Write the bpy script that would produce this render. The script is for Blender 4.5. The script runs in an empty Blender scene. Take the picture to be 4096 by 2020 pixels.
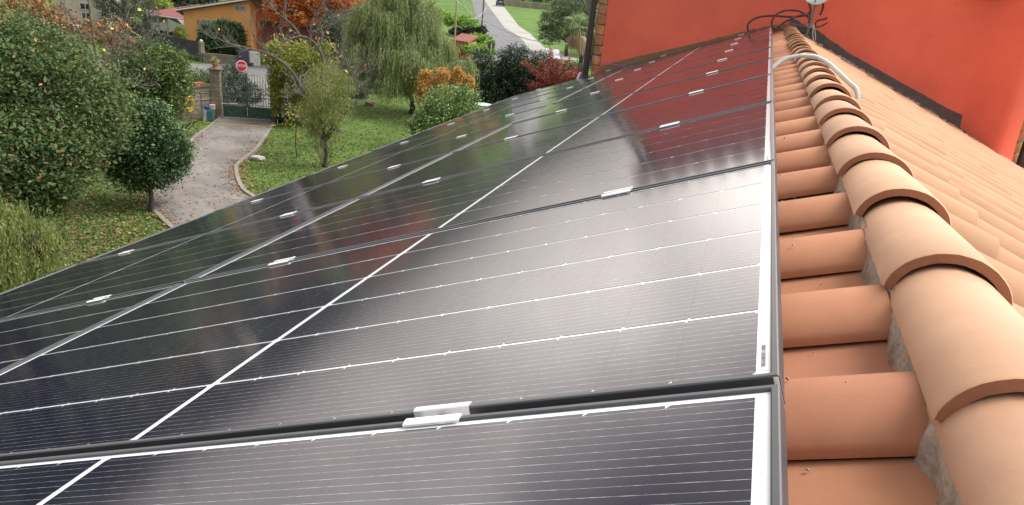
import bpy, math, random
import numpy as np
from mathutils import Matrix, Vector, noise as mnoise
random.seed(7); RNG = np.random.default_rng(7)
S = bpy.context.scene; COL = S.collection; D2R = math.radians

# ------------------------------------------------------------ camera, world, sun, exposure
CR = np.array([[0.94672181, 0.30998314, 0.08733992], [0.18615033, -0.30540428, -0.93385025], [-0.26280384, 0.90035475, -0.34683636]])
CC = np.array([-0.08038818, 0.41724425, 0.36361678]); FPX = 3009.3
cam = bpy.data.objects.new('camera', bpy.data.cameras.new('camera')); COL.objects.link(cam)
M = Matrix(((CR[0][0], -CR[1][0], -CR[2][0], CC[0]), (CR[0][1], -CR[1][1], -CR[2][1], CC[1]), (CR[0][2], -CR[1][2], -CR[2][2], CC[2]), (0, 0, 0, 1)))
cam.matrix_world = M; cam.data.sensor_width = 36; cam.data.lens = FPX * 36 / 4096
cam.data.clip_start = .02; cam.data.clip_end = 3000; S.camera = cam
SUN_EL, SUN_AZ = D2R(54), D2R(62)          # azimuth from +Y towards +X
W = bpy.data.worlds.new('World'); S.world = W; W.use_nodes = True
nt = W.node_tree; nt.nodes.clear()
sky = nt.nodes.new('ShaderNodeTexSky'); sky.sky_type = 'NISHITA'; sky.sun_disc = False
sky.sun_elevation = SUN_EL; sky.sun_rotation = SUN_AZ; sky.dust_density = 4; sky.air_density = 1.0; sky.ozone_density = 1
hs = nt.nodes.new('ShaderNodeHueSaturation'); hs.inputs['Saturation'].default_value = .05
tc = nt.nodes.new('ShaderNodeTexCoord'); nz = nt.nodes.new('ShaderNodeTexNoise'); nz.inputs['Scale'].default_value = 4.5; nz.inputs['Detail'].default_value = 4
rp = nt.nodes.new('ShaderNodeMapRange'); rp.inputs['From Min'].default_value = .34; rp.inputs['From Max'].default_value = .66
rp.inputs['To Min'].default_value = .72; rp.inputs['To Max'].default_value = 1.16
mx = nt.nodes.new('ShaderNodeMix'); mx.data_type = 'RGBA'; mx.blend_type = 'MULTIPLY'; mx.inputs['Factor'].default_value = 1
wt = nt.nodes.new('ShaderNodeMix'); wt.data_type = 'RGBA'; wt.blend_type = 'MULTIPLY'; wt.inputs['Factor'].default_value = 1; wt.inputs['B'].default_value = (1.0, .905, .83, 1)
bg = nt.nodes.new('ShaderNodeBackground'); bg.inputs['Strength'].default_value = .15
out = nt.nodes.new('ShaderNodeOutputWorld')
nt.links.new(sky.outputs[0], hs.inputs['Color']); nt.links.new(tc.outputs['Generated'], nz.inputs['Vector']); nt.links.new(nz.outputs['Fac'], rp.inputs['Value'])
# a bright band of thin cloud low over the valley, darker cloud above it
sx = nt.nodes.new('ShaderNodeVectorMath'); sx.operation = 'DOT_PRODUCT'; sx.inputs[1].default_value = (math.sin(D2R(-32)), math.cos(D2R(-32)), 0); nt.links.new(tc.outputs['Generated'], sx.inputs[0])
lb = nt.nodes.new('ShaderNodeMapRange'); lb.interpolation_type = 'SMOOTHSTEP'; lb.inputs['From Min'].default_value = .1; lb.inputs['From Max'].default_value = .75; nt.links.new(sx.outputs['Value'], lb.inputs[0])
sz = nt.nodes.new('ShaderNodeSeparateXYZ'); nt.links.new(tc.outputs['Generated'], sz.inputs[0])
cr = nt.nodes.new('ShaderNodeValToRGB'); ce = cr.color_ramp.elements; cr.color_ramp.interpolation = 'B_SPLINE'
for i_, (q_, v_) in enumerate([(0, .36), (.10, .42), (.20, .58), (.27, .68), (.35, .50), (.42, .14), (.75, .16)]):
    e_ = ce[i_] if i_ < 2 else ce.new(q_); e_.position = q_; e_.color = (v_, v_, v_, 1)
nt.links.new(sz.outputs['Z'], cr.inputs[0]); ml = nt.nodes.new('ShaderNodeMath'); ml.operation = 'MULTIPLY_ADD'; ml.inputs[1].default_value = 5.3; ml.inputs[2].default_value = -1.0; nt.links.new(cr.outputs[0], ml.inputs[0])
m2_ = nt.nodes.new('ShaderNodeMath'); m2_.operation = 'MULTIPLY_ADD'; m2_.inputs[2].default_value = 1.0; nt.links.new(ml.outputs[0], m2_.inputs[0]); nt.links.new(lb.outputs[0], m2_.inputs[1])
vm = nt.nodes.new('ShaderNodeVectorMath'); vm.operation = 'SCALE'; nt.links.new(hs.outputs[0], vm.inputs[0]); nt.links.new(m2_.outputs[0], vm.inputs['Scale'])
nt.links.new(vm.outputs[0], mx.inputs['A']); nt.links.new(rp.outputs[0], mx.inputs['B']); nt.links.new(lb.outputs[0], wt.inputs['Factor']); nt.links.new(mx.outputs['Result'], wt.inputs['A']); nt.links.new(wt.outputs['Result'], bg.inputs['Color']); nt.links.new(bg.outputs[0], out.inputs[0])
sl = bpy.data.lights.new('sun', 'SUN'); sl.energy = 1.1; sl.angle = D2R(26); sl.color = (1, .97, .93)
so = bpy.data.objects.new('sun', sl); COL.objects.link(so)
sd = Vector((math.sin(SUN_AZ) * math.cos(SUN_EL), math.cos(SUN_AZ) * math.cos(SUN_EL), math.sin(SUN_EL)))
so.rotation_euler = sd.to_track_quat('Z', 'Y').to_euler(); so.location = (0, 0, 20)
S.view_settings.view_transform = 'Standard'; S.view_settings.look = 'None'; S.view_settings.gamma = 1; S.view_settings.exposure = 1.04
S.cycles.max_bounces = 8; S.cycles.transparent_max_bounces = 8

# ------------------------------------------------------------ helpers
ZG = -7.0
AL = D2R(21.5); CA, SA = math.cos(AL), math.sin(AL)
def A(px, py, D):
    """point seen at photo pixel (px, py) at horizontal distance D from the viewer"""
    d = CR.T @ np.array([(px - 2048) / FPX, (py - 1010) / FPX, 1.0]); t = D / math.hypot(d[0], d[1]); return CC + t * d
def G(px, py, z=ZG):
    d = CR.T @ np.array([(px - 2048) / FPX, (py - 1010) / FPX, 1.0]); return (CC + d * (z - CC[2]) / d[2])
def WY(px, py, y=11.7):
    d = CR.T @ np.array([(px - 2048) / FPX, (py - 1010) / FPX, 1.0]); return CC + d * (y - CC[1]) / d[1]
def scl(px, py, D): return float(np.linalg.norm(A(px, py, D) - CC)) / FPX      # metres per photo pixel
ORD = ['zeroth', 'first', 'second', 'third', 'fourth', 'fifth', 'sixth', 'seventh', 'eighth', 'ninth', 'tenth']

def tag(o, label=None, cat=None, group=None, kind=None):
    if label: o['label'] = label
    if cat: o['category'] = cat
    if group: o['group'] = group
    if kind: o['kind'] = kind
    return o
def empty(name, loc=(0, 0, 0), rot=(0, 0, 0), parent=None):
    o = bpy.data.objects.new(name, None); COL.objects.link(o); o.location = Vector([float(v) for v in loc]); o.rotation_euler = rot
    if parent: o.parent = parent
    o.empty_display_size = .1; return o
class MB:
    """collects shapes into one mesh"""
    def __init__(s): s.v = []; s.f = []; s.mi = []; s.r = []
    def add(s, vs, fs, m=0, r=None):
        b = len(s.v); s.v += [tuple(float(c) for c in v) for v in vs]
        r = random.random() if r is None else r
        for f in fs: s.f.append(tuple(i + b for i in f)); s.mi.append(m); s.r.append(r)
    def box(s, c, sz, R=None, m=0, bev=0.0):
        hx, hy, hz = [q / 2 for q in sz]
        b = min(bev, hx * .9, hy * .9, hz * .9)
        if b <= 0:
            vs = [(x, y, z) for x in (-hx, hx) for y in (-hy, hy) for z in (-hz, hz)]
            fs = [(0, 1, 3, 2), (4, 6, 7, 5), (0, 4, 5, 1), (2, 3, 7, 6), (0, 2, 6, 4), (1, 5, 7, 3)]
        else:
            vs = []; idx = {}
            for x in (-1, 1):
                for y in (-1, 1):
                    for z in (-1, 1):
                        for ax in range(3):
                            p = [x * (hx - b), y * (hy - b), z * (hz - b)]; p[ax] = (x * hx, y * hy, z * hz)[ax]
                            idx[(x, y, z, ax)] = len(vs); vs.append(tuple(p))
            fs = []
            cyc = [(-1, -1), (1, -1), (1, 1), (-1, 1)]
            def key(ax, sgn, a, c_):
                k = [0, 0, 0]; k[ax] = sgn; o_ = [i for i in range(3) if i != ax]; k[o_[0]] = a; k[o_[1]] = c_; return tuple(k)
            for ax in range(3):
                for sgn in (-1, 1): fs.append(tuple(idx[key(ax, sgn, a, c_) + (ax,)] for a, c_ in cyc))
            for ax in range(3):
                o_ = [i for i in range(3) if i != ax]
                for a in (-1, 1):
                    for c_ in (-1, 1):
                        k0, k1 = key(ax, -1, a, c_), key(ax, 1, a, c_)
                        fs.append((idx[k0 + (o_[0],)], idx[k1 + (o_[0],)], idx[k1 + (o_[1],)], idx[k0 + (o_[1],)]))
            for x in (-1, 1):
                for y in (-1, 1):
                    for z in (-1, 1): fs.append((idx[(x, y, z, 0)], idx[(x, y, z, 1)], idx[(x, y, z, 2)]))
        if R is not None: vs = [tuple(R @ Vector(v)) for v in vs]
        s.add([(v[0] + c[0], v[1] + c[1], v[2] + c[2]) for v in vs], fs, m)
    def tube(s, pts, rad, n=8, m=0, cap=True):
        pts = [Vector([float(c) for c in p]) for p in pts]
        if not hasattr(rad, '__len__'): rad = [rad] * len(pts)
        vs = []; fs = []; up = Vector((0, 0, 1)); prev = None
        for i, p in enumerate(pts):
            t = (pts[min(i + 1, len(pts) - 1)] - pts[max(i - 1, 0)])
            t = t.normalized() if t.length > 1e-9 else Vector((0, 0, 1))
            if prev is None: a = t.cross(up if abs(t.z) < .95 else Vector((1, 0, 0))).normalized()
            else:
                a = prev - t * prev.dot(t); a = a.normalized() if a.length > 1e-6 else t.orthogonal().normalized()
            prev = a; b = t.cross(a)
            for k in range(n):
                q = 2 * math.pi * k / n; vs.append(p + (a * math.cos(q) + b * math.sin(q)) * rad[i])
        for i in range(len(pts) - 1):
            for k in range(n): fs.append((i * n + k, i * n + (k + 1) % n, (i + 1) * n + (k + 1) % n, (i + 1) * n + k))
        if cap: fs += [tuple(range(n))[::-1], tuple((len(pts) - 1) * n + k for k in range(n))]
        s.add(vs, fs, m)
    def lathe(s, prof, n=24, o=(0, 0, 0), m=0, R=None, cap=False):
        vs = []; fs = []
        for r, z in prof:
            for k in range(n):
                q = 2 * math.pi * k / n; v = Vector((r * math.cos(q), r * math.sin(q), z))
                if R is not None: v = R @ v
                vs.append((v[0] + o[0], v[1] + o[1], v[2] + o[2]))
        for i in range(len(prof) - 1):
            for k in range(n): fs.append((i * n + k, i * n + (k + 1) % n, (i + 1) * n + (k + 1) % n, (i + 1) * n + k))
        if cap: fs += [tuple(range(n))[::-1], tuple((len(prof) - 1) * n + k for k in range(n))]
        s.add(vs, fs, m)
    def build(s, name, mats, parent=None, smooth=False, fix=True):
        me = bpy.data.meshes.new(name); me.from_pydata(s.v, [], s.f)
        mats = mats if isinstance(mats, (list, tuple)) else [mats]
        for q in mats: me.materials.append(q)
        me.polygons.foreach_set('material_index', s.mi)
        at = me.attributes.new('rnd', 'FLOAT', 'FACE'); at.data.foreach_set('value', s.r)
        if fix:
            import bmesh
            bm = bmesh.new(); bm.from_mesh(me); bmesh.ops.recalc_face_normals(bm, faces=bm.faces[:]); bm.to_mesh(me); bm.free()
        if smooth:
            me.polygons.foreach_set('use_smooth', [True] * len(me.polygons))
            try: me.set_sharp_from_angle(angle=D2R(40))
            except Exception: pass
        me.update(); o = bpy.data.objects.new(name, me); COL.objects.link(o)
        if parent: o.parent = parent
        return o
def quads(name, V, rnd, mat, parent=None, nv=4):
    """V: (N, nv, 3) array of loose leaf faces"""
    N = len(V); me = bpy.data.meshes.new(name); me.vertices.add(N * nv); me.vertices.foreach_set('co', V.astype(np.float32).ravel())
    me.loops.add(N * nv); me.loops.foreach_set('vertex_index', np.arange(N * nv, dtype=np.int32))
    me.polygons.add(N); me.polygons.foreach_set('loop_start', np.arange(0, N * nv, nv, dtype=np.int32)); me.polygons.foreach_set('loop_total', np.full(N, nv, dtype=np.int32))
    at = me.attributes.new('rnd', 'FLOAT', 'FACE'); at.data.foreach_set('value', rnd.astype(np.float32))
    me.materials.append(mat); me.update(calc_edges=True); me.validate()
    o = bpy.data.objects.new(name, me); COL.objects.link(o)
    if parent: o.parent = parent
    return o

# ------------------------------------------------------------ materials
def mat(name, base, rough=.7, var=.12, scale=8, bump=.0, bscale=40, metal=0, spec=.5, coat=0, coord='Object', rndvar=0, ramp=None, stain=None):
    m = bpy.data.materials.new(name); m.use_nodes = True; n = m.node_tree; L = n.links
    p = n.nodes['Principled BSDF']; p.inputs['Roughness'].default_value = rough; p.inputs['Metallic'].default_value = metal
    p.inputs['Specular IOR Level'].default_value = spec; p.inputs['Coat Weight'].default_value = coat
    t = n.nodes.new('ShaderNodeTexCoord'); z = n.nodes.new('ShaderNodeTexNoise'); z.inputs['Scale'].default_value = scale; z.inputs['Detail'].default_value = 6; z.inputs['Roughness'].default_value = .6
    L.new(t.outputs[coord], z.inputs['Vector'])
    r = n.nodes.new('ShaderNodeValToRGB'); e = r.color_ramp.elements
    b = base
    if ramp:
        e[0].position, e[0].color = ramp[0][0], (*ramp[0][1], 1); e[1].position, e[1].color = ramp[-1][0], (*ramp[-1][1], 1)
        for q, c in ramp[1:-1]: k = e.new(q); k.color = (*c, 1)
    else:
        e[0].position = .3; e[0].color = (*[c * (1 - var) for c in b], 1); e[1].position = .7; e[1].color = (*[min(1, c * (1 + var)) for c in b], 1)
    L.new(z.outputs['Fac'], r.inputs[0]); last = r.outputs[0]
    if rndvar:
        a = n.nodes.new('ShaderNodeAttribute'); a.attribute_name = 'rnd'
        h = n.nodes.new('ShaderNodeHueSaturation'); mr = n.nodes.new('ShaderNodeMapRange'); mr.inputs['To Min'].default_value = 1 - rndvar; mr.inputs['To Max'].default_value = 1 + rndvar
        mh = n.nodes.new('ShaderNodeMapRange'); mh.inputs['To Min'].default_value = .5 - rndvar * .03; mh.inputs['To Max'].default_value = .5 + rndvar * .05
        L.new(a.outputs['Fac'], mr.inputs[0]); L.new(a.outputs['Fac'], mh.inputs[0]); L.new(mr.outputs[0], h.inputs['Value']); L.new(mh.outputs[0], h.inputs['Hue']); L.new(last, h.inputs['Color']); last = h.outputs[0]
    if stain:
        sc, lo, hi, colr, fac = stain
        z2 = n.nodes.new('ShaderNodeTexNoise'); z2.inputs['Scale'].default_value = sc; z2.inputs['Detail'].default_value = 8; L.new(t.outputs[coord], z2.inputs['Vector'])
        m2 = n.nodes.new('ShaderNodeMapRange'); m2.inputs['From Min'].default_value = lo; m2.inputs['From Max'].default_value = hi; m2.inputs['To Max'].default_value = fac; L.new(z2.outputs['Fac'], m2.inputs[0])
        x = n.nodes.new('ShaderNodeMix'); x.data_type = 'RGBA'; x.inputs['B'].default_value = (*colr, 1); L.new(m2.outputs[0], x.inputs['Factor']); L.new(last, x.inputs['A']); last = x.outputs['Result']
    L.new(last, p.inputs['Base Color'])
    if bump:
        z3 = n.nodes.new('ShaderNodeTexNoise'); z3.inputs['Scale'].default_value = bscale; z3.inputs['Detail'].default_value = 5; L.new(t.outputs[coord], z3.inputs['Vector'])
        bp = n.nodes.new('ShaderNodeBump'); bp.inputs['Strength'].default_value = bump; bp.inputs['Distance'].default_value = .01; L.new(z3.outputs['Fac'], bp.inputs['Height']); L.new(bp.outputs[0], p.inputs['Normal'])
    return m
def leafmat(name, cols, trans=.3, rough=.55):
    """cols: list of (share, colour); each leaf takes one colour by its own random value"""
    m = bpy.data.materials.new(name); m.use_nodes = True; n = m.node_tree; L = n.links
    p = n.nodes['Principled BSDF']; p.inputs['Roughness'].default_value = rough; p.inputs['Specular IOR Level'].default_value = .3
    a = n.nodes.new('ShaderNodeAttribute'); a.attribute_name = 'rnd'; r = n.nodes.new('ShaderNodeValToRGB'); r.color_ramp.interpolation = 'CONSTANT'
    e = r.color_ramp.elements; tot = sum(c[0] for c in cols); acc = 0
    for i, (w, c) in enumerate(cols):
        q = e[i] if i < 2 else e.new(acc / tot)
        q.position = acc / tot; q.color = (*[min(.8, v * 1.4) for v in c], 1); acc += w
    L.new(a.outputs['Fac'], r.inputs[0]); L.new(r.outputs[0], p.inputs['Base Color'])
    tr = n.nodes.new('ShaderNodeBsdfTranslucent'); L.new(r.outputs[0], tr.inputs['Color'])
    mxs = n.nodes.new('ShaderNodeMixShader'); mxs.inputs[0].default_value = trans; L.new(p.outputs[0], mxs.inputs[1]); L.new(tr.outputs[0], mxs.inputs[2])
    L.new(mxs.outputs[0], n.nodes['Material Output'].inputs[0]); return m

CLAY = mat('clay_slope_tile', (.45, .200, .112), .75, .14, 5, .05, 160, rndvar=.14, stain=(3, .6, .8, (.50, .36, .28), .4), spec=.3)
CLAYR = mat('clay_right_slope_tile', (.42, .225, .122), .75, .12, 3, .04, 90, rndvar=.05, stain=(1.2, .58, .75, (.36, .17, .10), .6), spec=.3)
CLAY2 = mat('clay_ridge_tile', (.50, .290, .180), .7, .16, 3.0, .05, 200, rndvar=.09, stain=(7, .64, .75, (.60, .50, .43), .6), spec=.35)
CLAYRIM = mat('clay_cut_rim', (.30, .125, .065), .85, .15, 14, .12, 120)
MORTAR = mat('lime_mortar', (.38, .32, .265), .95, .3, 22, .9, 60, spec=.2)
RED = mat('red_stucco', (.86, .165, .105), .85, .11, 1.1, .35, 140, stain=(9, .66, .8, (.42, .07, .05), .45), spec=.25)
BITU = mat('bitumen_band', (.115, .08, .075), .8, .25, 12, .4, 60)
TANM = mat('tan_mortar_band', (.24, .13, .07), .9, .2, 12, .4, 60)
BRICK = mat('raw_brick', (.46, .20, .10), .9, .22, 14, .6, 60, rndvar=.15, stain=(10, .6, .7, (.55, .48, .42), .7))
PIPEB = mat('brown_pipe', (.045, .028, .026), .45, .2, 6)
ALU = mat('clamp_aluminium', (.86, .86, .87), .32, .03, 20, metal=.55)
STEEL = mat('bolt_steel', (.20, .195, .19), .4, .1, 20, metal=.5)
FRAME = mat('black_anodised_frame', (.058, .060, .068), .42, .08, 30, metal=.1, spec=.6, stain=(60, .7, .75, (.4, .4, .4), .4))
WHITEPL = mat('white_plastic', (.55, .57, .57), .5, .05, 10)
GREYPL = mat('grey_metal_pole', (.24, .235, .25), .5, .15, 25, metal=.3, stain=(30, .62, .66, (.6, .6, .6), .7))
CABLE = mat('dark_corrugated_cable', (.07, .035, .045), .7, .2, 40, .3, 90, stain=(45, .64, .66, (.5, .42, .4), .9))
BLUEC = mat('blue_cord', (.16, .18, .38), .7, .1, 30)
CONC = mat('concrete', (.36, .34, .31), .95, .15, 3, .5, 40)

# -------- solar panel glass: cells with bus wires, white back sheet, one sheet of slightly rough glass
def glassy(name, build):
    m = bpy.data.materials.new(name); m.use_nodes = True; n = m.node_tree; L = n.links; p = n.nodes['Principled BSDF']
    p.inputs['IOR'].default_value = 1.45; p.inputs['Roughness'].default_value = .13; p.inputs['Specular IOR Level'].default_value = .5
    t = n.nodes.new('ShaderNodeTexCoord'); sp = n.nodes.new('ShaderNodeSeparateXYZ'); L.new(t.outputs['Object'], sp.inputs[0])
    def mt(op, a, b=None, c=None):
        q = n.nodes.new('ShaderNodeMath'); q.operation = op
        for i, v in enumerate((a, b, c)):
            if v is None: continue
            if isinstance(v, (int, float)): q.inputs[i].default_value = v
            else: L.new(v, q.inputs[i])
        return q.outputs[0]
    def mixc(f, a, b):
        q = n.nodes.new('ShaderNodeMix'); q.data_type = 'RGBA'
        for k, v in (('Factor', f), ('A', a), ('B', b)):
            if isinstance(v, (tuple, float, int)): q.inputs[k].default_value = v
            else: L.new(v, q.inputs[k])
        return q.outputs['Result']
    build(n, L, p, t, sp, mt, mixc)
    # rolled glass grain
    z = n.nodes.new('ShaderNodeTexNoise'); z.inputs['Scale'].default_value = 420; L.new(t.outputs['Object'], z.inputs['Vector'])
    z2 = n.nodes.new('ShaderNodeTexNoise'); z2.inputs['Scale'].default_value = 2.2; z2.inputs['Detail'].default_value = 4; L.new(t.outputs['Object'], z2.inputs['Vector'])
    mr = n.nodes.new('ShaderNodeMapRange'); mr.inputs['To Min'].default_value = .07; mr.inputs['To Max'].default_value = .12; L.new(z2.outputs['Fac'], mr.inputs[0]); L.new(mr.outputs[0], p.inputs['Roughness'])
    bp = n.nodes.new('ShaderNodeBump'); bp.inputs['Strength'].default_value = .022; bp.inputs['Distance'].default_value = .001; L.new(z.outputs['Fac'], bp.inputs['Height']); L.new(bp.outputs[0], p.inputs['Normal'])
    return m
def cellb(n, L, p, t, sp, mt, mixc):
    x, y = sp.outputs['X'], sp.outputs['Y']
    yy = mt('MODULO', mt('SUBTRACT', y, .0135), .1846)
    fb = mt('FRACT', mt('DIVIDE', yy, .179 / 12))
    line = mt('LESS_THAN', mt('ABSOLUTE', mt('SUBTRACT', fb, .5)), .016)
    z = n.nodes.new('ShaderNodeTexNoise'); z.inputs['Scale'].default_value = 90; L.new(t.outputs['Object'], z.inputs['Vector'])
    mp = n.nodes.new('ShaderNodeMapRange'); mp.inputs['From Min'].default_value = .45; mp.inputs['From Max'].default_value = .65; mp.inputs['To Min'].default_value = .32; mp.inputs['To Max'].default_value = .72; L.new(z.outputs['Fac'], mp.inputs[0])
    # solder pads at regular spacing along each wire
    pad = mt('LESS_THAN', mt('ABSOLUTE', mt('SUBTRACT', mt('FRACT', mt('DIVIDE', mt('ADD', x, 5.0233 - .003), .0905)), .5)), .06)
    line2 = mt('MULTIPLY', line, mt('MAXIMUM', mp.outputs[0], mt('MULTIPLY', pad, .0)))
    fing = mt('MULTIPLY', mt('LESS_THAN', mt('ABSOLUTE', mt('SUBTRACT', mt('FRACT', mt('DIVIDE', x, .0016)), .5)), .09), .028)
    nz_ = n.nodes.new('ShaderNodeTexNoise'); nz_.inputs['Scale'].default_value = 3; L.new(t.outputs['Object'], nz_.inputs['Vector'])
    base = mixc(nz_.outputs['Fac'], (.006, .006, .018, 1), (.010, .009, .026, 1))
    c1 = mixc(fing, base, (.35, .36, .42, 1)); c2 = mixc(line2, c1, (.72, .74, .78, 1)); L.new(c2, p.inputs['Base Color'])
def sheetb(n, L, p, t, sp, mt, mixc):
    x, y = sp.outputs['X'], sp.outputs['Y']
    fb = mt('FRACT', mt('DIVIDE', mt('MODULO', mt('SUBTRACT', y, .0135), .1846), .182 / 12))
    line = mt('MULTIPLY', mt('LESS_THAN', mt('ABSOLUTE', mt('SUBTRACT', fb, .5)), .04), .28)
    rib = mt('MULTIPLY', mt('LESS_THAN', mt('ABSOLUTE', mt('SUBTRACT', mt('ABSOLUTE', mt('ADD', x, .936)), .9185)), .0018), .16)
    c = mixc(mt('MAXIMUM', line, rib), (.80, .82, .84, 1), (.45, .46, .47, 1)); L.new(c, p.inputs['Base Color'])
CELL = glassy('solar_cell', cellb); SHEET = glassy('panel_white_backsheet', sheetb)

# ------------------------------------------------------------ solar panels
PW, PL, PITCH, CP = 1.134, 1.872, 1.154, 1.892
def make_panel():
    root = empty('solar_panel', rot=(0, -AL, 0))
    # frame: swept profile around the rectangle, x from 0 to -PL, y from 0 to PW
    prof = [(.030, -.034), (0, -.034), (0, -.0016), (.0016, 0), (.0072, .0), (.0088, -.0012), (.0092, -.0045), (.0092, -.009)]
    m = MB(); vs = []; fs = []
    for d, z in prof: vs += [(-d, d, z), (-d, PW - d, z), (-PL + d, PW - d, z), (-PL + d, d, z)]
    for i in range(len(prof) - 1):
        for k in range(4): fs.append((i * 4 + k, i * 4 + (k + 1) % 4, (i + 1) * 4 + (k + 1) % 4, (i + 1) * 4 + k))
    m.add(vs, fs); m.build('frame', FRAME, root)
    for yy, sg in ((0, -1), (PW, 1)): c = MB(); c.box((-.0035, yy + sg * .0006, -.0175), (.0052, .0012, .031)); c.build('mitred_corner', ALU, root)
    b = MB(); b.add([(-.009, .009, -.0042), (-.009, PW - .009, -.0042), (-PL + .009, PW - .009, -.0042), (-PL + .009, .009, -.0042)], [(0, 1, 2, 3)])
    b.build('backsheet', SHEET, root)
    g = MB()
    for h in (0, 1):
        for i in range(10):
            x1 = -.024 - h * (.905 + .014) - i * .0905 - .00007; x0 = x1 - .09035
            for s in range(6):
                y0 = .0140 + s * .1846; y1 = y0 + .1786; q = .0065; z = -.0036
                if (s % 2 == 0): vs = [(x0, y0, z), (x1 - q * .8, y0, z), (x1, y0 + q, z), (x1, y1 - q, z), (x1 - q * .8, y1, z), (x0, y1, z)]
                else: vs = [(x0 + q * .8, y0, z), (x1, y0, z), (x1, y1, z), (x0 + q * .8, y1, z), (x0, y1 - q, z), (x0, y0 + q, z)]
                g.add(vs, [(0, 1, 2, 3, 4, 5)])
    g.build('solar_cells', CELL, root)
    l = MB(); y = .03; r = random.Random(3)
    l.add([(-.0128, .022, -.0038), (-.0128, .092, -.0038), (-.0205, .092, -.0038), (-.0205, .022, -.0038)], [(0, 1, 2, 3)], 0)
    while y < .085:
        w = r.choice((.0006, .0009, .0014)); l.add([(-.0142, y, -.0034), (-.0142, y + w, -.0034), (-.0190, y + w, -.0034), (-.0190, y, -.0034)], [(0, 1, 2, 3)], 1); y += w + r.choice((.0007, .0012))
    l.build('barcode_label', [mat('label_paper', (.74, .75, .76), .4, .02), mat('label_ink', (.12, .12, .12), .6, .1)], root)
    return root
def copy_tree(o, parent=None):
    c = o.copy(); COL.objects.link(c)
    if parent: c.parent = parent
    for ch in list(o.children): copy_tree(ch, c)
    return c
panel0 = make_panel(); first = True
for c in (0, 1):
    for k in range(1, 11):
        if first: p = panel0; first = False
        else: p = copy_tree(panel0)
        u = c * CP; j = (random.random() - .5) * .002
        p.location = (-u * CA, (k - 1) * PITCH + .010, -u * SA + j)
        side = 'upper column beside the ridge tiles' if c == 0 else 'lower column above the garden'
        where = {1: 'nearest to the viewer', 10: 'last against the red wall'}.get(k, ORD[k] + ' from the viewer')
        tag(p, f'black solar panel in the {side}, {where}', 'solar panel', 'solar panels laid in two columns on the roof')
def make_clamp():
    root = empty('panel_clamp', rot=(0, -AL, 0)); m = MB(); L_ = .038
    pr = [(-.0235, -.0012), (-.0235, .0012), (-.019, .0030), (-.0105, .0034), (-.0085, .0020), (-.0082, -.021), (.0082, -.021), (.0085, .0020), (.0105, .0034), (.019, .0030), (.0220, .0015),
          (.0220, .0004), (.0105, .0008), (.0099, -.023), (-.0099, -.023), (-.0105, .0008), (-.019, .0007)]
    n = len(pr); vs = [(-L_, y, z) for y, z in pr] + [(L_, y, z) for y, z in pr]
    fs = [(i, (i + 1) % n, (i + 1) % n + n, i + n) for i in range(n)]
    fs += [(0, 1, 2, 16), (2, 3, 15, 16), (3, 4, 15), (4, 5, 14, 15), (5, 6, 13, 14), (6, 7, 12, 13), (7, 8, 12), (8, 9, 12), (9, 10, 11, 12)]
    fs += [tuple(q + n for q in f) for f in fs[n:]]
    m.add(vs, fs); m.build('clamp_body', ALU, root)
    b = MB(); b.lathe([(.0001, -.0205), (.0062, -.0205), (.0062, -.0045), (.0055, -.0035), (.0034, -.0035), (.0030, -.0085), (.0001, -.0085)], 18); b.build('bolt', STEEL, root, smooth=True)
    return root
cl0 = make_clamp(); first = True; LINES = [(.395, 'uppermost'), (1.475, 'second'), (2.285, 'third'), (3.385, 'lowest')]
for u, nm in LINES:
    for k in range(1, 11):
        if first: p = cl0; first = False
        else: p = copy_tree(cl0)
        uu = u + random.uniform(-.006, .006)
        p.location = (-uu * CA, k * PITCH, -uu * SA)
        tag(p, f'silver aluminium clamp on the {nm} line of clamps, {ORD[k]} from the viewer', 'clamp', 'clamps holding the solar panels')
for i, (u, nm) in enumerate(LINES):
    m = MB(); R = Matrix.Rotation(-AL, 3, 'Y'); c = R @ Vector((-u, 5.9, -.056)); m.box(c, (.038, 11.9, .040), R); r = m.build('mounting_rail', ALU)
    tag(r, f'aluminium mounting rail under the {nm} line of clamps', 'rail', 'rails under the solar panels')

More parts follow.
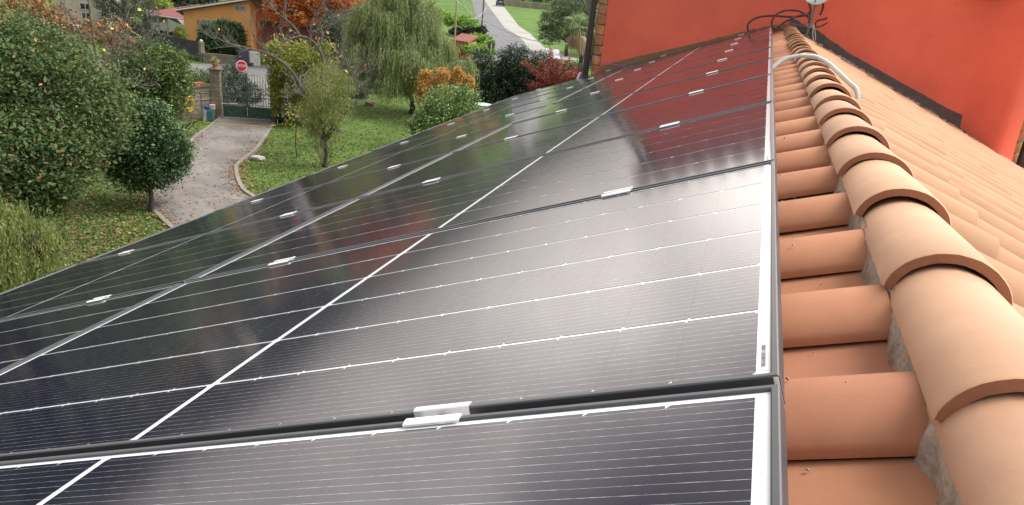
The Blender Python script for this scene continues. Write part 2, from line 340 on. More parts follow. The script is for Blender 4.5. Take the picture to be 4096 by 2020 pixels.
# ------------------------------------------------------------ the tiled house under the panels
house = tag(empty('tiled_house', (0, 5, ZG)), 'house with terracotta tiled roof carrying the solar panels', 'house')
def hp(o):  # keep world place while parenting
    o.parent = house; o.matrix_parent_inverse = Matrix.Translation((0, -5, -ZG)); return o
TP = .305
PROF = [(.0, .007), (.0, .017), (.004, .024), (.016, .036), (.034, .046), (.058, .053), (.085, .055), (.112, .050), (.137, .039), (.158, .026), (.175, .014), (.190, .006), (.205, .002), (.235, .0), (.275, .0), (.315, .002)]
PROFR = [(.0, .005), (.0, .016), (.003, .026), (.012, .046), (.028, .066), (.054, .083), (.088, .090), (.122, .085), (.152, .071), (.178, .052), (.200, .032), (.218, .014), (.232, .003), (.250, -.001), (.285, -.002), (.315, .002)]
def tile_field(name, o, ex, ez, n_course, y0, y1, expo, material, s0=0.0, PROF=PROF, stag=0.0):
    """o: origin on the ridge line, ex: down-slope unit vector, ez: normal"""
    m = MB(); ex = np.array(ex); ez = np.array(ez); npf = len(PROF); ny = int((y1 - y0) / TP)
    for i in range(n_course):
        for j in range(ny):
            yb = y0 + j * TP; r = random.random(); js = random.uniform(-.006, .006); jy = random.uniform(-.003, .003); tl = random.uniform(-.0015, .0015)
            vs = []; sj = stag * (((j * 7919) % 13) / 13 - .5)
            for s, dh in ((max(0.0, s0 + i * expo - .03 + sj), -.013), (s0 + (i + 1) * expo + js + sj, .002 + tl), (s0 + (i + 1) * expo + js + .001 + sj, -.010)):
                for (py, ph) in PROF: vs.append(o + ex * s + ez * (ph + dh) + np.array([0, yb + py + jy, 0]))
            fs = []
            for a in (0, 1):
                for q in range(npf - 1): fs.append((a * npf + q, a * npf + q + 1, (a + 1) * npf + q + 1, (a + 1) * npf + q))
            m.add(vs, fs, 0, r)
    return hp(m.build(name, material, smooth=True, fix=False))
XR = .24
exL = (-CA, 0, -SA); ezL = (-SA, 0, CA)
zL = (XR - .06) * math.tan(AL) - .130 / CA
oL = np.array([XR - .06, 0, zL])
tile_field('left_slope_tiles', oL, exL, ezL, 11, 1.21 - 9 * TP, 11.72, .37, CLAY)
BR = math.atan(.45); zR = .014 - .083 / math.cos(BR) - .45 * .04
tile_field('right_slope_tiles', np.array([XR + .04, 0, zR]), (math.cos(BR), 0, -math.sin(BR)), (math.sin(BR), 0, math.cos(BR)), 11, .35 - 9 * TP, 11.8, .355, CLAYR, s0=-.12, PROF=PROFR, stag=.2)
# roof deck and walls
m = MB(); yA, yB = -3.0, 11.74
pr = [(-4.05, -1.86), (XR, -.105), (3.62, -1.62), (3.62, -1.74), (XR, -.225), (-4.05, -1.98)]
vs = [(x, yA, z) for x, z in pr] + [(x, yB, z) for x, z in pr]; n = 6
m.add(vs, [tuple(range(n)), tuple(range(n, 2 * n))] + [(i, (i + 1) % n, (i + 1) % n + n, i + n) for i in range(n)]); hp(m.build('roof_deck', CONC))
m = MB(); pr = [(-3.5, ZG), (-3.5, -1.80), (XR, -.30), (3.2, -1.62), (3.2, ZG)]; n = 5
vs = [(x, yA + .4, z) for x, z in pr] + [(x, yB - .01, z) for x, z in pr]
m.add(vs, [tuple(range(n)), tuple(range(n, 2 * n))] + [(i, (i + 1) % n, (i + 1) % n + n, i + n) for i in range(n)]); hp(m.build('wall', RED))
# ridge tiles
def ridge_tile(y, jx, jz, r):
    m = MB(); n = 18; th = .0145; Lg = .45
    sec = []
    for (yy, w, h, zb, t2) in ((0, .0850, .067, -.024, 0), (.004, .0870, .069, -.024, 0), (.15, .084, .065, -.028, 0), (Lg, .077, .060, -.042, 0)):
        ring = []
        for k in range(n + 1):
            q = math.pi * k / n; cx = -math.cos(q); s_ = math.sin(q) ** 1.12
            ring.append((cx * w, yy, zb + s_ * h))
        for k in range(n, -1, -1):
            q = math.pi * k / n; cx = -math.cos(q); s_ = math.sin(q) ** 1.12
            ring.append((cx * (w - th), yy, zb + s_ * (h - th) - (0.001 if k in (0, n) else 0)))
        sec.append(ring)
    N = len(sec[0]); vs = [v for rg in sec for v in rg]; fs = []
    for a in range(len(sec) - 1):
        for k in range(N): fs.append((a * N + k, a * N + (k + 1) % N, (a + 1) * N + (k + 1) % N, (a + 1) * N + k))
    cz = random.uniform(-.012, .012)
    vs = [(v[0] + jx + cz * v[1], v[1] + y, v[2] + jz + random.uniform(-.0004, .0004)) for v in vs]
    m.add(vs, fs, 0, r)
    rim = [(k, k + 1, N - 2 - k, N - 1 - k) for k in range(n)]
    m.add(vs, rim, 1, r)
    return m.build('ridge_tile', [CLAY2, CLAYRIM], smooth=True)
y = -.385; i = 0
while y < 11.45:
    o = hp(ridge_tile(y, XR - .002 + random.uniform(-.006, .006), random.uniform(-.003, .003), random.random()))
    y += .394; i += 1
# mortar under the ridge tiles
def mortar(name, x0, x1, zt, zb, seed):
    m = MB(); ys = np.arange(-.6, 11.7, .012); rows = 9; vs = []; fs = []
    for a, yy in enumerate(ys):
        for b in range(rows):
            t = b / (rows - 1); x = x0 + (x1 - x0) * t; z = zt + (zb - zt) * t
            p = Vector((x * 9 + seed, yy * 9, z * 9)); nn = mnoise.noise(p * 3) * .006 + mnoise.noise(p * 8) * .007 + mnoise.noise(p * 20) * .003 + mnoise.noise(Vector((seed, yy * 4, 0))) * .006
            s_ = -1 if x1 < x0 else 1
            lap = .012 * math.exp(-(((yy - .797) % .394) / .05) ** 2)
            vs.append((x + s_ * (nn + lap) * (0.4 + .8 * t), yy, z + nn * .3))
    for a in range(len(ys) - 1):
        for b in range(rows - 1): fs.append((a * rows + b, (a + 1) * rows + b, (a + 1) * rows + b + 1, a * rows + b + 1))
    m.add(vs, fs); return hp(m.build(name, MORTAR, smooth=True))
mortar('ridge_mortar', XR - .069, XR - .077, -.022, -.150, 1.0); mortar('ridge_mortar', XR + .069, XR + .080, -.026, -.13, 5.0)
# mortar crumbs lying on the tiles
m = MB()
for i in range(60):
    yy = random.uniform(.8, 4.5); x = random.uniform(.03, .12); t = ((yy - 1.21) % TP)
    h = np.interp(t, [a[0] for a in PROF[1:]], [a[1] for a in PROF[1:]]); s = random.uniform(.0015, .004)
    if t < .03 : continue
    P0 = oL + np.array(exL) * ((XR - .06 - x) / CA) + np.array(ezL) * (h - .003)
    m.box((P0[0], yy, P0[2]), (s * 1.4, s, s), Matrix.Rotation(random.random() * 3, 3, 'Z'), bev=s * .3)
hp(m.build('mortar_crumbs', MORTAR))['kind'] = 'stuff'

# ------------------------------------------------------------ the red building at the end
YW = 11.75
red = tag(empty('red_building', (0.4, YW, ZG)), 'taller red plastered building rising at the far end of the roof', 'building')
def rpar(o): o.parent = red; o.matrix_parent_inverse = Matrix.Translation((-.4, -YW, -ZG)); return o
def prism_y(m, pr, y0, y1, mi=0):
    n = len(pr); vs = [(x, y0, z) for x, z in pr] + [(x, y1, z) for x, z in pr]
    m.add(vs, [tuple(range(n)), tuple(range(n, 2 * n))] + [(i, (i + 1) % n, (i + 1) % n + n, i + n) for i in range(n)], mi)
m = MB(); prism_y(m, [(-2.30, ZG), (-2.30, .80), (.45, 1.90), (3.10, .95), (3.10, ZG)], YW, 19); rpar(m.build('wall', RED))
# chimney breast on the right: a splayed cheek and a front, softly rounded
m = MB(); sec = [(2.50, YW + .02), (2.60, YW - .012), (2.68, YW - .05), (2.78, YW - .13), (2.98, YW - .31), (3.03, YW - .335), (3.07, YW - .33), (3.20, YW - .24), (3.25, YW - .20), (3.25, YW + .3), (2.5, YW + .3)]
n = len(sec); lv = [ZG, -1.6, -1.28, -1.12, -.6, .98]; vs = []
for z in lv:
    fl = .10 * max(0, 1 - (z + 1.6) / .5) if z > -2 else .1
    vs += [(x - (fl * .4 if 2.6 < x < 3.1 else 0), y_ - (fl if y_ < YW - .02 else 0), z) for x, y_ in sec]
fs = [tuple(range(n)), tuple((len(lv) - 1) * n + i for i in range(n))]
for a in range(len(lv) - 1): fs += [(a * n + i, a * n + (i + 1) % n, (a + 1) * n + (i + 1) % n, (a + 1) * n + i) for i in range(n)]
m.add(vs, fs); rpar(m.build('pilaster', RED, smooth=True))
m = MB()
for pr in ([(-2.75, .62), (.45, 1.86), (.45, 2.02), (-2.75, .78)], [(.45, 1.86), (3.55, .74), (3.55, .90), (.45, 2.02)]): prism_y(m, pr, YW - .30, 19.2)
rpar(m.build('roof', CLAYRIM))
def coppo_y(m, x, z, r, y0, y1, up=True):
    vs = []; n = 12; s = 1 if up else -1
    for yy, rr in ((y0, r), (y0, r - .014), (y1, r * .9)):
        for k in range(n + 1):
            q = math.pi * k / n; vs.append((x - math.cos(q) * rr, yy, z + s * math.sin(q) * rr * .85))
    fs = [(a * (n + 1) + k, a * (n + 1) + k + 1, (b) * (n + 1) + k + 1, b * (n + 1) + k) for a, b in ((0, 1), (0, 2)) for k in range(n)]
    m.add(vs, fs)
m = MB()
for i in range(12): x = -2.6 + i * .26; coppo_y(m, x, .76 + (x + 2.75) * .3875, .11, YW - .38, YW + .1)
for i in range(12): x = .6 + i * .26; coppo_y(m, x, 2.0 - (x - .45) * .3613, .11, YW - .38, YW + .1)
rpar(m.build('verge_tiles', CLAYRIM, smooth=True))
m = MB(); m.lathe([(.001, -.10), (.05, -.09), (.085, -.06), (.10, -.02), (.10, .10)], 20, (2.50, YW - .16, .68)); m.tube([(2.50, YW - .16, .75), (2.50, YW - .16, 1.0)], .04)
rpar(m.build('gutter_outlet', PIPEB, smooth=True))
m = MB(); coppo_y(m, 3.06, .575, .125, YW - .55, YW - .05, up=False); rpar(m.build('eave_tile', CLAYRIM, smooth=True))
# flashing bands where the roof meets the wall
def band(name, pts, th, material, n=70):
    m = MB(); vs = []; fs = []
    for i in range(n + 1):
        t = i / n * (len(pts) - 1); a = min(int(t), len(pts) - 2); f = t - a
        x, zt, zb = [pts[a][q] * (1 - f) + pts[a + 1][q] * f for q in range(3)]
        zt += mnoise.noise(Vector((x * 14, 3, 0))) * .018 + mnoise.noise(Vector((x * 45, 8, 0))) * .008
        vs += [(x, YW - .001, zt), (x, YW - th, zt - .008), (x, YW - th - .004, zb + .05), (x, YW - th - .14, zb), (x, YW - th - .14, zb - .04)]
    for i in range(n): fs += [(i * 5 + q, i * 5 + q + 1, (i + 1) * 5 + q + 1, (i + 1) * 5 + q) for q in range(4)]
    m.add(vs, fs); return rpar(m.build(name, material, smooth=True))
band('bitumen_flashing', [(.22, .13, -.06), (.6, .0, -.19), (1.06, -.245, -.38), (1.85, -.575, -.72), (2.45, -.82, -.99), (2.60, -.86, -1.07), (2.68, -1.04, -1.10)], .012, BITU)
band('mortar_flashing', [(-2.28, -.80, -1.05), (-1.75, -.60, -.85), (-1.2, -.42, -.62), (-.6, -.20, -.38), (-.1, -.02, -.2), (.2, .05, -.1)], .012, TANM)
m = MB()
for i in range(70):
    x = .32 + i * .036 + random.uniform(-.01, .01)
    if random.random() < .25: continue
    m.box((x, YW - .16 + random.uniform(-.01, .01), .014 - .45 * (x - .24) + random.uniform(-.012, .004)), (.05, .05, .022), Matrix.Rotation(random.uniform(-.4, .4), 3, 'Z'), bev=.008)
rpar(m.build('mortar_fillet', mat('pale_mortar', (.42, .36, .32), .9, .15, 30, .5, 60)))['kind'] = 'stuff'
# brick edges left bare
for side in (0, 1):
    m = MB()
    for i in range(46):
        z = 1.0 - i * .145
        if side == 0: m.box((-2.365 + random.uniform(-.012, .012), YW + .10 + random.uniform(-.01, .01), z), (.13, .22, .138 + random.uniform(-.008, .006)), bev=.012)
        elif z > -3: m.box((3.29 + random.uniform(-.012, .012), YW - .02, z - .3), (.10, .24, .132 + random.uniform(-.01, .008)), bev=.022)
    rpar(m.build('brick_edge', BRICK, smooth=True))
m = MB(); m.tube([(-2.49, YW - .05, 1.0), (-2.50, YW - .05, -1.22), (-2.51, YW - .05, -6.9)], .046, 14)
for z in (-.14, -.66): m.tube([(-2.495, YW - .05, z), (-2.495, YW - .05, z - .02)], .050, 14)
rpar(m.build('downpipe', PIPEB, smooth=True)); m = MB(); m.tube([(3.42, YW - .05, .8), (3.42, YW - .05, -6.9)], .055, 14); rpar(m.build('downpipe', PIPEB, smooth=True))
m = MB(); m.tube([(-2.56, YW - .1, -.93), (-2.60, YW - .14, -1.06), (-2.68, YW - .2, -1.12)], [.02, .016, .010], 8); rpar(m.build('white_drain_spout', WHITEPL, smooth=True))

# ------------------------------------------------------------ things at the wall end
def wtube(name, px, y, r, material, label=None, cat=None, n=8, parent=None, group=None):
    pts = [WY(a, b, y[i] if hasattr(y, '__len__') else y) for i, (a, b) in enumerate(px)]
    q = []
    for i in range(len(pts) - 1):
        p0, p1, p2, p3 = pts[max(i - 1, 0)], pts[i], pts[i + 1], pts[min(i + 2, len(pts) - 1)]
        for t in (0, .25, .5, .75): q.append(.5 * ((2 * p1) + (-p0 + p2) * t + (2 * p0 - 5 * p1 + 4 * p2 - p3) * t * t + (-p0 + 3 * p1 - 3 * p2 + p3) * t ** 3))
    q.append(pts[-1]); m = MB(); m.tube(q, r, n); o = m.build(name, material, parent, smooth=True)
    if label: tag(o, label, cat, group)
    return o
GC = 'black corrugated cables at the wall'
wtube('corrugated_cable', [(2994, 127), (2990, 103), (3006, 82), (3042, 67), (3091, 63), (3148, 67), (3184, 67), (3222, 61), (3236, 50)], 11.35, .013, CABLE, 'dark cable arching left from the mast down to the last solar panel', 'cable', group=GC)
wtube('corrugated_cable', [(3100, 119), (3087, 96), (3095, 68), (3120, 49), (3155, 41), (3194, 44), (3219, 57), (3236, 72)], 11.25, .013, CABLE, 'dark cable making the tallest loop above the end of the ridge tiles', 'cable', group=GC)
wtube('corrugated_cable', [(3096, 112), (3106, 119), (3130, 94), (3170, 73), (3205, 61), (3234, 62)], 11.15, .013, CABLE, 'dark cable slanting up from the ridge end to the mast', 'cable', group=GC)
wtube('corrugated_cable', [(3235, -30), (3236, 7), (3242, 35), (3240, 60), (3235, 92)], 11.45, .013, CABLE, 'dark cable hanging down along the left side of the dish mast', 'cable', group=GC)
wtube('corrugated_cable', [(3290, -20), (3291, 4), (3292, 32), (3279, 61)], 11.6, .014, CABLE, 'short dark cable hanging right of the dish and entering the wall', 'cable', group=GC)
wtube('corrugated_cable', [(3261, 107), (3265, 89), (3279, 80), (3301, 76), (3309, 69)], 11.5, .012, CABLE, 'upper one of the two cable stubs right of the mast foot', 'cable', group=GC)
wtube('corrugated_cable', [(3261, 110), (3276, 107), (3292, 101), (3312, 90)], 11.5, .010, CABLE, 'lower one of the two cable stubs right of the mast foot', 'cable', group=GC)
wtube('white_cable', [(3254, 97), (3252, 120), (3251, 140), (3254, 158)], 11.45, .006, WHITEPL, 'white cable strand hanging at the mast foot, left strand', 'cable', group='white cable strands')
wtube('white_cable', [(3257, 100), (3260, 125), (3262, 150), (3260, 163)], 11.45, .005, WHITEPL, 'white cable strand hanging at the mast foot, right strand', 'cable', group='white cable strands')
wtube('thin_cord', [(3156, 91), (3185, 98), (3215, 105), (3240, 107)], 11.4, .004, BLUEC, 'thin blue cord from the ridge end to the mast bracket', 'cord')
wtube('purple_cord', [(2382, 244), (2400, 243), (2430, 251), (2470, 260), (2505, 262)], 11.6, .005, mat('purple_cord_plastic', (.34, .17, .36), .6), 'thin purple cord tied from the downpipe towards the panels', 'cord')
mast = tag(empty('satellite_dish', WY(3226, 145, 11.55)), 'white satellite dish on a leaning grey mast at the end of the ridge', 'satellite dish')
def par(o, root): o.parent = root; o.matrix_parent_inverse = Matrix.Translation(-root.location); return o
top = WY(3275, -30, 11.5)
m = MB(); m.tube([WY(3222, 155, 11.55), WY(3226, 140, 11.55), WY(3240, 95, 11.52), WY(3267, 14, 11.5), top], .016, 12); par(m.build('mast', GREYPL, smooth=True), mast)
m = MB(); b = WY(3244, 106, 11.6); m.box(b, (.12, .16, .022), Matrix.Rotation(.1, 3, 'Y'), bev=.004); m.tube([b + np.array([.03, -.05, 0]), b + np.array([.03, -.05, .05])], .008); par(m.build('wall_bracket', mat('bracket_zinc', (.45, .43, .40), .5, .1, 20, metal=.4), None), mast)
c = WY(3268, -36, 11.42); m = MB(); R = Matrix.Rotation(D2R(75), 3, 'X')
m.lathe([(.001, .0), (.06, .004), (.12, .016), (.165, .034), (.18, .045), (.184, .043), (.17, .03), (.12, .010), (.001, -.006)], 36, c, R=R); par(m.build('reflector', WHITEPL, smooth=True), mast)
m = MB(); m.tube([c + np.array([0, -.05, -.15]), c + np.array([0, -.30, -.02])], .008); m.tube([c + np.array([0, -.29, -.02]), c + np.array([0, -.36, .0])], .022, 12); par(m.build('receiver_arm', GREYPL, smooth=True), mast)
# corrugated white conduit over the ridge
def onR(px, py, h=0):
    n_ = np.array([.45, 0, 1.]); d = CR.T @ np.array([(px - 2048) / FPX, (py - 1010) / FPX, 1.0]); t = (.014 + .45 * .24 + h - n_ @ CC) / (n_ @ d); return CC + t * d
ctl = [(-.035, 5.02, -.065), (.005, 5.16, -.018), (.06, 5.26, .028), (.12, 5.30, .050), (.18, 5.30, .060), (.24, 5.26, .060), (.30, 5.16, .040)]
e = [(.345, 5.00, .012), (.385, 4.83, -.015), (.42, 4.66, -.040), (.435, 4.60, -.10)]
ctl = [np.array(c_) for c_ in ctl] + [np.array(q) for q in e]
P_ = []
for i in range(len(ctl) - 1):
    p0, p1, p2, p3 = ctl[max(i - 1, 0)], ctl[i], ctl[i + 1], ctl[min(i + 2, len(ctl) - 1)]
    for t in np.linspace(0, 1, 24, endpoint=False): P_.append(.5 * ((2 * p1) + (-p0 + p2) * t + (2 * p0 - 5 * p1 + 4 * p2 - p3) * t * t + (-p0 + 3 * p1 - 3 * p2 + p3) * t ** 3))
d_ = np.cumsum([0] + [np.linalg.norm(P_[i + 1] - P_[i]) for i in range(len(P_) - 1)]); Lc = d_[-1]; st = np.arange(0, Lc, .0016)
PP = np.array([[np.interp(s_, d_, [q[a] for q in P_]) for a in range(3)] for s_ in st])
m = MB(); m.tube(PP, [.0118 + .0017 * math.sin(i * 2 * math.pi / 5.5) for i in range(len(PP))], 14)
tag(m.build('corrugated_conduit', WHITEPL, smooth=False), 'white corrugated conduit bent over the ridge from panel edge to right slope', 'conduit')

# ============================================================ ground, roads and the garden below
ZV = Vector((0, 0, 1))
def ground_mat(name, cols, scales, rough=.95, bump=.6, bs=6):
    m = bpy.data.materials.new(name); m.use_nodes = True; n = m.node_tree; L = n.links; p = n.nodes['Principled BSDF']; p.inputs['Roughness'].default_value = rough; p.inputs['Specular IOR Level'].default_value = .15
    t = n.nodes.new('ShaderNodeTexCoord'); last = None
    for i, (c, sc, lo, hi) in enumerate(cols):
        if last is None:
            q = n.nodes.new('ShaderNodeRGB'); q.outputs[0].default_value = (*c, 1); last = q.outputs[0]; continue
        z = n.nodes.new('ShaderNodeTexNoise'); z.inputs['Scale'].default_value = sc; z.inputs['Detail'].default_value = 8; z.inputs['Roughness'].default_value = .65; z.noise_dimensions = '4D'; z.inputs['W'].default_value = i * 3.1
        L.new(t.outputs['Object'], z.inputs['Vector']); r = n.nodes.new('ShaderNodeMapRange'); r.inputs['From Min'].default_value = lo; r.inputs['From Max'].default_value = hi; L.new(z.outputs['Fac'], r.inputs[0])
        x = n.nodes.new('ShaderNodeMix'); x.data_type = 'RGBA'; L.new(r.outputs[0], x.inputs['Factor']); L.new(last, x.inputs['A']); x.inputs['B'].default_value = (*c, 1); last = x.outputs['Result']
    L.new(last, p.inputs['Base Color'])
    z = n.nodes.new('ShaderNodeTexNoise'); z.inputs['Scale'].default_value = bs; z.inputs['Detail'].default_value = 8; L.new(t.outputs['Object'], z.inputs['Vector'])
    b = n.nodes.new('ShaderNodeBump'); b.inputs['Strength'].default_value = bump; b.inputs['Distance'].default_value = .06; L.new(z.outputs['Fac'], b.inputs['Height']); L.new(b.outputs[0], p.inputs['Normal'])
    return m
GRASS = ground_mat('lawn', [((.115, .170, .038), 0, 0, 0), ((.065, .105, .025), .9, .42, .6), ((.15, .18, .05), .5, .52, .7), ((.14, .11, .05), 1.6, .6, .74), ((.075, .13, .03), 9, .45, .6)], 0)
FIELD = ground_mat('meadow', [((.11, .20, .035), 0, 0, 0), ((.07, .13, .03), .25, .45, .6), ((.17, .18, .06), .12, .55, .7), ((.06, .12, .03), 2, .5, .65)], 0)
ASPH = ground_mat('asphalt', [((.165, .165, .170), 0, 0, 0), ((.11, .11, .115), .35, .55, .62), ((.20, .20, .20), 3, .5, .7)], 0, bump=.2, bs=20)
PALE = ground_mat('pale_concrete_road', [((.36, .35, .33), 0, 0, 0), ((.30, .29, .27), .4, .45, .65), ((.22, .21, .19), 3, .6, .75)], 0, bump=.2, bs=20)
GREYR = ground_mat('worn_grey_road', [((.20, .195, .185), 0, 0, 0), ((.15, .145, .14), .4, .45, .65), ((.24, .23, .21), 3, .6, .75)], 0, bump=.2, bs=20)
SOIL = ground_mat('leaf_soil', [((.10, .075, .045), 0, 0, 0), ((.16, .09, .05), 3, .45, .6), ((.06, .08, .03), 1.2, .5, .65)], 0)
def sheet(name, L_, R_, z, material, kind='structure'):
    m = MB(); n = len(L_); vs = [(p[0], p[1], z) for p in L_] + [(p[0], p[1], z) for p in R_]
    m.add(vs, [(i, i + 1, n + i + 1, n + i) for i in range(n - 1)]); o = m.build(name, material, fix=False)
    # face up
    for p in o.data.polygons:
        if p.normal.z < 0: p.flip()
    tag(o, kind=kind); return o
def smooth_path(P, k=6):
    P = [np.array(p, float) for p in P]; o = []
    for i in range(len(P) - 1):
        p0, p1, p2, p3 = P[max(i - 1, 0)], P[i], P[i + 1], P[min(i + 2, len(P) - 1)]
        for t in np.linspace(0, 1, k, endpoint=False): o.append(.5 * ((2 * p1) + (-p0 + p2) * t + (2 * p0 - 5 * p1 + 4 * p2 - p3) * t * t + (-p0 + 3 * p1 - 3 * p2 + p3) * t ** 3))
    o.append(P[-1]); return o
m = MB(); m.add([(-900, -500, ZG), (700, -500, ZG), (700, 1100, ZG), (-900, 1100, ZG)], [(0, 1, 2, 3)]); o = m.build('ground', GRASS, fix=False); tag(o, kind='structure')
# meadow beyond the garden
sheet('meadow', [(-30.5, 62), (-33, 90), (-45, 130), (-74, 190), (-160, 400)], [(-60, 62), (-70, 90), (-110, 130), (-180, 190), (-300, 400)], ZG + .02, FIELD)
sheet('verge_meadow', [(-19, 60), (-25, 84), (-37, 112), (-51, 148), (-60, 178), (-150, 400)], [(60, 60), (60, 84), (60, 114), (60, 148), (60, 178), (60, 400)], ZG + .02, FIELD)
gp = lambda *q: [tuple(G(a, b)[:2]) for a, b in q]
rl = gp((1981, 208), (1965, 165), (1934, 122), (1910, 83), (1883, 0)) ; sm = gp((2150, 235), (2119, 197), (2076, 146), (2020, 114), (1957, 30)); rr = gp((2330, 245), (2178, 193), (2120, 135), (2076, 106), (2014, 26))
rl.append((-160, 400)); sm.append((-152, 400)); rr.append((-146, 400))
sheet('road_asphalt', rl, sm, ZG + .05, ASPH); sheet('road_concrete', sm, rr, ZG + .054, PALE)
near = [(-45, 31), (-38, 34.5), (-32.0, 38.6), (-26.6, 45), (-23.0, 54), (-21.2, 64), (-19.5, 72)]; far = [(-47, 34), (-40, 38), (-35.2, 41.6), (-29.6, 49), (-26.6, 58), (-25.0, 66), (-24.0, 73.5)]
sheet('road', smooth_path(near), smooth_path(far), ZG + .046, GREYR)
sheet('forecourt', [(-24.2, 29.2), (-28.6, 36), (-31.6, 39.2)], [(-19.9, 30.9), (-22.5, 38), (-26.5, 45.0)], ZG + .042, GREYR)
# driveway of pavers with kerbs
def paver_mat():
    m = bpy.data.materials.new('driveway_pavers'); m.use_nodes = True; n = m.node_tree; L = n.links; p = n.nodes['Principled BSDF']; p.inputs['Roughness'].default_value = .85
    t = n.nodes.new('ShaderNodeTexCoord'); mp = n.nodes.new('ShaderNodeMapping'); mp.inputs['Rotation'].default_value = (0, 0, D2R(35)); L.new(t.outputs['Object'], mp.inputs[0])
    b = n.nodes.new('ShaderNodeTexBrick'); b.inputs['Scale'].default_value = 1; b.inputs['Brick Width'].default_value = .22; b.inputs['Row Height'].default_value = .12; b.inputs['Mortar Size'].default_value = .009
    b.inputs['Color1'].default_value = (.215, .196, .178, 1); b.inputs['Color2'].default_value = (.185, .167, .153, 1); b.inputs['Mortar'].default_value = (.155, .14, .125, 1); L.new(mp.outputs[0], b.inputs['Vector'])
    z = n.nodes.new('ShaderNodeTexNoise'); z.inputs['Scale'].default_value = .9; z.inputs['Detail'].default_value = 8; L.new(t.outputs['Object'], z.inputs['Vector'])
    r = n.nodes.new('ShaderNodeMapRange'); r.inputs['From Min'].default_value = .3; r.inputs['From Max'].default_value = .7; r.inputs['To Min'].default_value = .7; r.inputs['To Max'].default_value = 1.25; L.new(z.outputs['Fac'], r.inputs[0])
    x = n.nodes.new('ShaderNodeMix'); x.data_type = 'RGBA'; x.blend_type = 'MULTIPLY'; x.inputs['Factor'].default_value = 1; L.new(b.outputs[0], x.inputs['A']); L.new(r.outputs[0], x.inputs['B']); L.new(x.outputs['Result'], p.inputs['Base Color']); return m
dR = smooth_path([(-20.75, 30.3), (-19.13, 27.16), (-18.1, 25.13), (-17.52, 23.57), (-17.16, 22.7), (-16.66, 22.0), (-16.08, 21.3), (-15.32, 20.51), (-14.64, 19.99), (-12.0, 18.6), (-8, 17.6)])
dL = smooth_path([(-23.0, 29.4), (-21.83, 26.9), (-21.21, 25.46), (-19.89, 23.14), (-18.57, 20.97), (-17.41, 18.95), (-16.45, 17.7), (-15.36, 16.88), (-13.6, 15.9), (-11, 15.2), (-8, 14.8)])
sheet('driveway', dL, dR, ZG + .03, paver_mat())
KERB = mat('kerb_concrete', (.225, .205, .18), .9, .2, 2, .4, 30)
def kerb(path, w, h, lab):
    m = MB(); vs = []; fs = []; n = len(path)
    for i, p in enumerate(path):
        t = path[min(i + 1, n - 1)] - path[max(i - 1, 0)]; t = t / np.linalg.norm(t); q = np.array([-t[1], t[0]])
        for s, z in ((-w / 2, ZG - .05), (-w / 2, ZG + h), (w / 2, ZG + h), (w / 2, ZG - .05)): vs.append((p[0] + q[0] * s, p[1] + q[1] * s, z))
    for i in range(n - 1): fs += [(i * 4 + k, i * 4 + k + 1, i * 4 + 5 + k, i * 4 + 4 + k) for k in range(3)]
    m.add(vs, fs); tag(m.build('kerb', KERB), kind='structure')
kerb(dR, .13, .085, ''); kerb(dL, .12, .07, '')

# ---------------- hills: real terrain beyond the fields
HILLM = ground_mat('wooded_hill', [((.028, .042, .022), 0, 0, 0), ((.045, .06, .03), .012, .45, .6), ((.02, .03, .018), .05, .5, .6), ((.07, .08, .04), .006, .58, .66)], 0, bump=1, bs=.2)
m = MB(); vs = []; fs = []; na = 120; rs = [(260, 0), (330, .35), (420, .75), (520, 1.0), (620, .9), (760, .2)]
for i in range(na + 1):
    a = D2R(-150 + 300 * i / na)
    for r, h in rs:
        deg = math.degrees(a); hh = 26 + 9 * math.sin(a * 3 + 1) + 7 * mnoise.noise(Vector((a * 4, 0, 0))) + 5 * mnoise.noise(Vector((a * 14, r * .01, 2)))
        if deg < -40: hh += 6
        if deg > -38: hh *= max(.45, 1 - (deg + 38) / 30)
        vs.append((math.sin(a) * r, math.cos(a) * r, ZG - .5 + hh * h + (2.5 * mnoise.noise(Vector((a * 60, r * .05, 5))) if h > 0 else -1)))
k = len(rs)
for i in range(na): fs += [(i * k + j, (i + 1) * k + j, (i + 1) * k + j + 1, i * k + j + 1) for j in range(k - 1)]
m.add(vs, fs); tag(m.build('hills', HILLM, smooth=True), kind='structure')

# ---------------- foliage builders
BARK = mat('bark', (.055, .045, .034), .95, .35, 6, .9, 25)
BARKD = mat('grey_brown_bark', (.10, .09, .07), .95, .4, 7, .9, 25)
BARKT = mat('pale_twig_bark', (.20, .18, .16), .9, .2, 6)
BARKP = mat('pale_bark', (.14, .125, .105), .9, .3, 5, .6, 25)
def leaves(name, centres, size, asp, material, parent, up=.25, droop=0.0, szvar=.6, flat=False):
    C_ = np.asarray(centres); N = len(C_)
    nrm = RNG.normal(size=(N, 3)); nrm[:, 2] = np.abs(nrm[:, 2]) + up * 2; nrm /= np.linalg.norm(nrm, axis=1)[:, None]
    d = RNG.normal(size=(N, 3)); d[:, 2] -= droop * 3; d -= nrm * (d * nrm).sum(1)[:, None]
    if droop > .5: d = RNG.normal(size=(N, 3)) * .35; d[:, 2] -= 1; 
    d /= np.linalg.norm(d, axis=1)[:, None]; b = np.cross(nrm, d); b /= np.linalg.norm(b, axis=1)[:, None]
    s = size * (1 + RNG.uniform(-szvar, szvar, N))[:, None]
    V = np.stack([C_ - d * s * .5, C_ + b * s * asp * .5 - d * s * .05, C_ + d * s * .5, C_ - b * s * asp * .5 - d * s * .05], 1)
    return quads(name, V, RNG.random(N), material, parent)
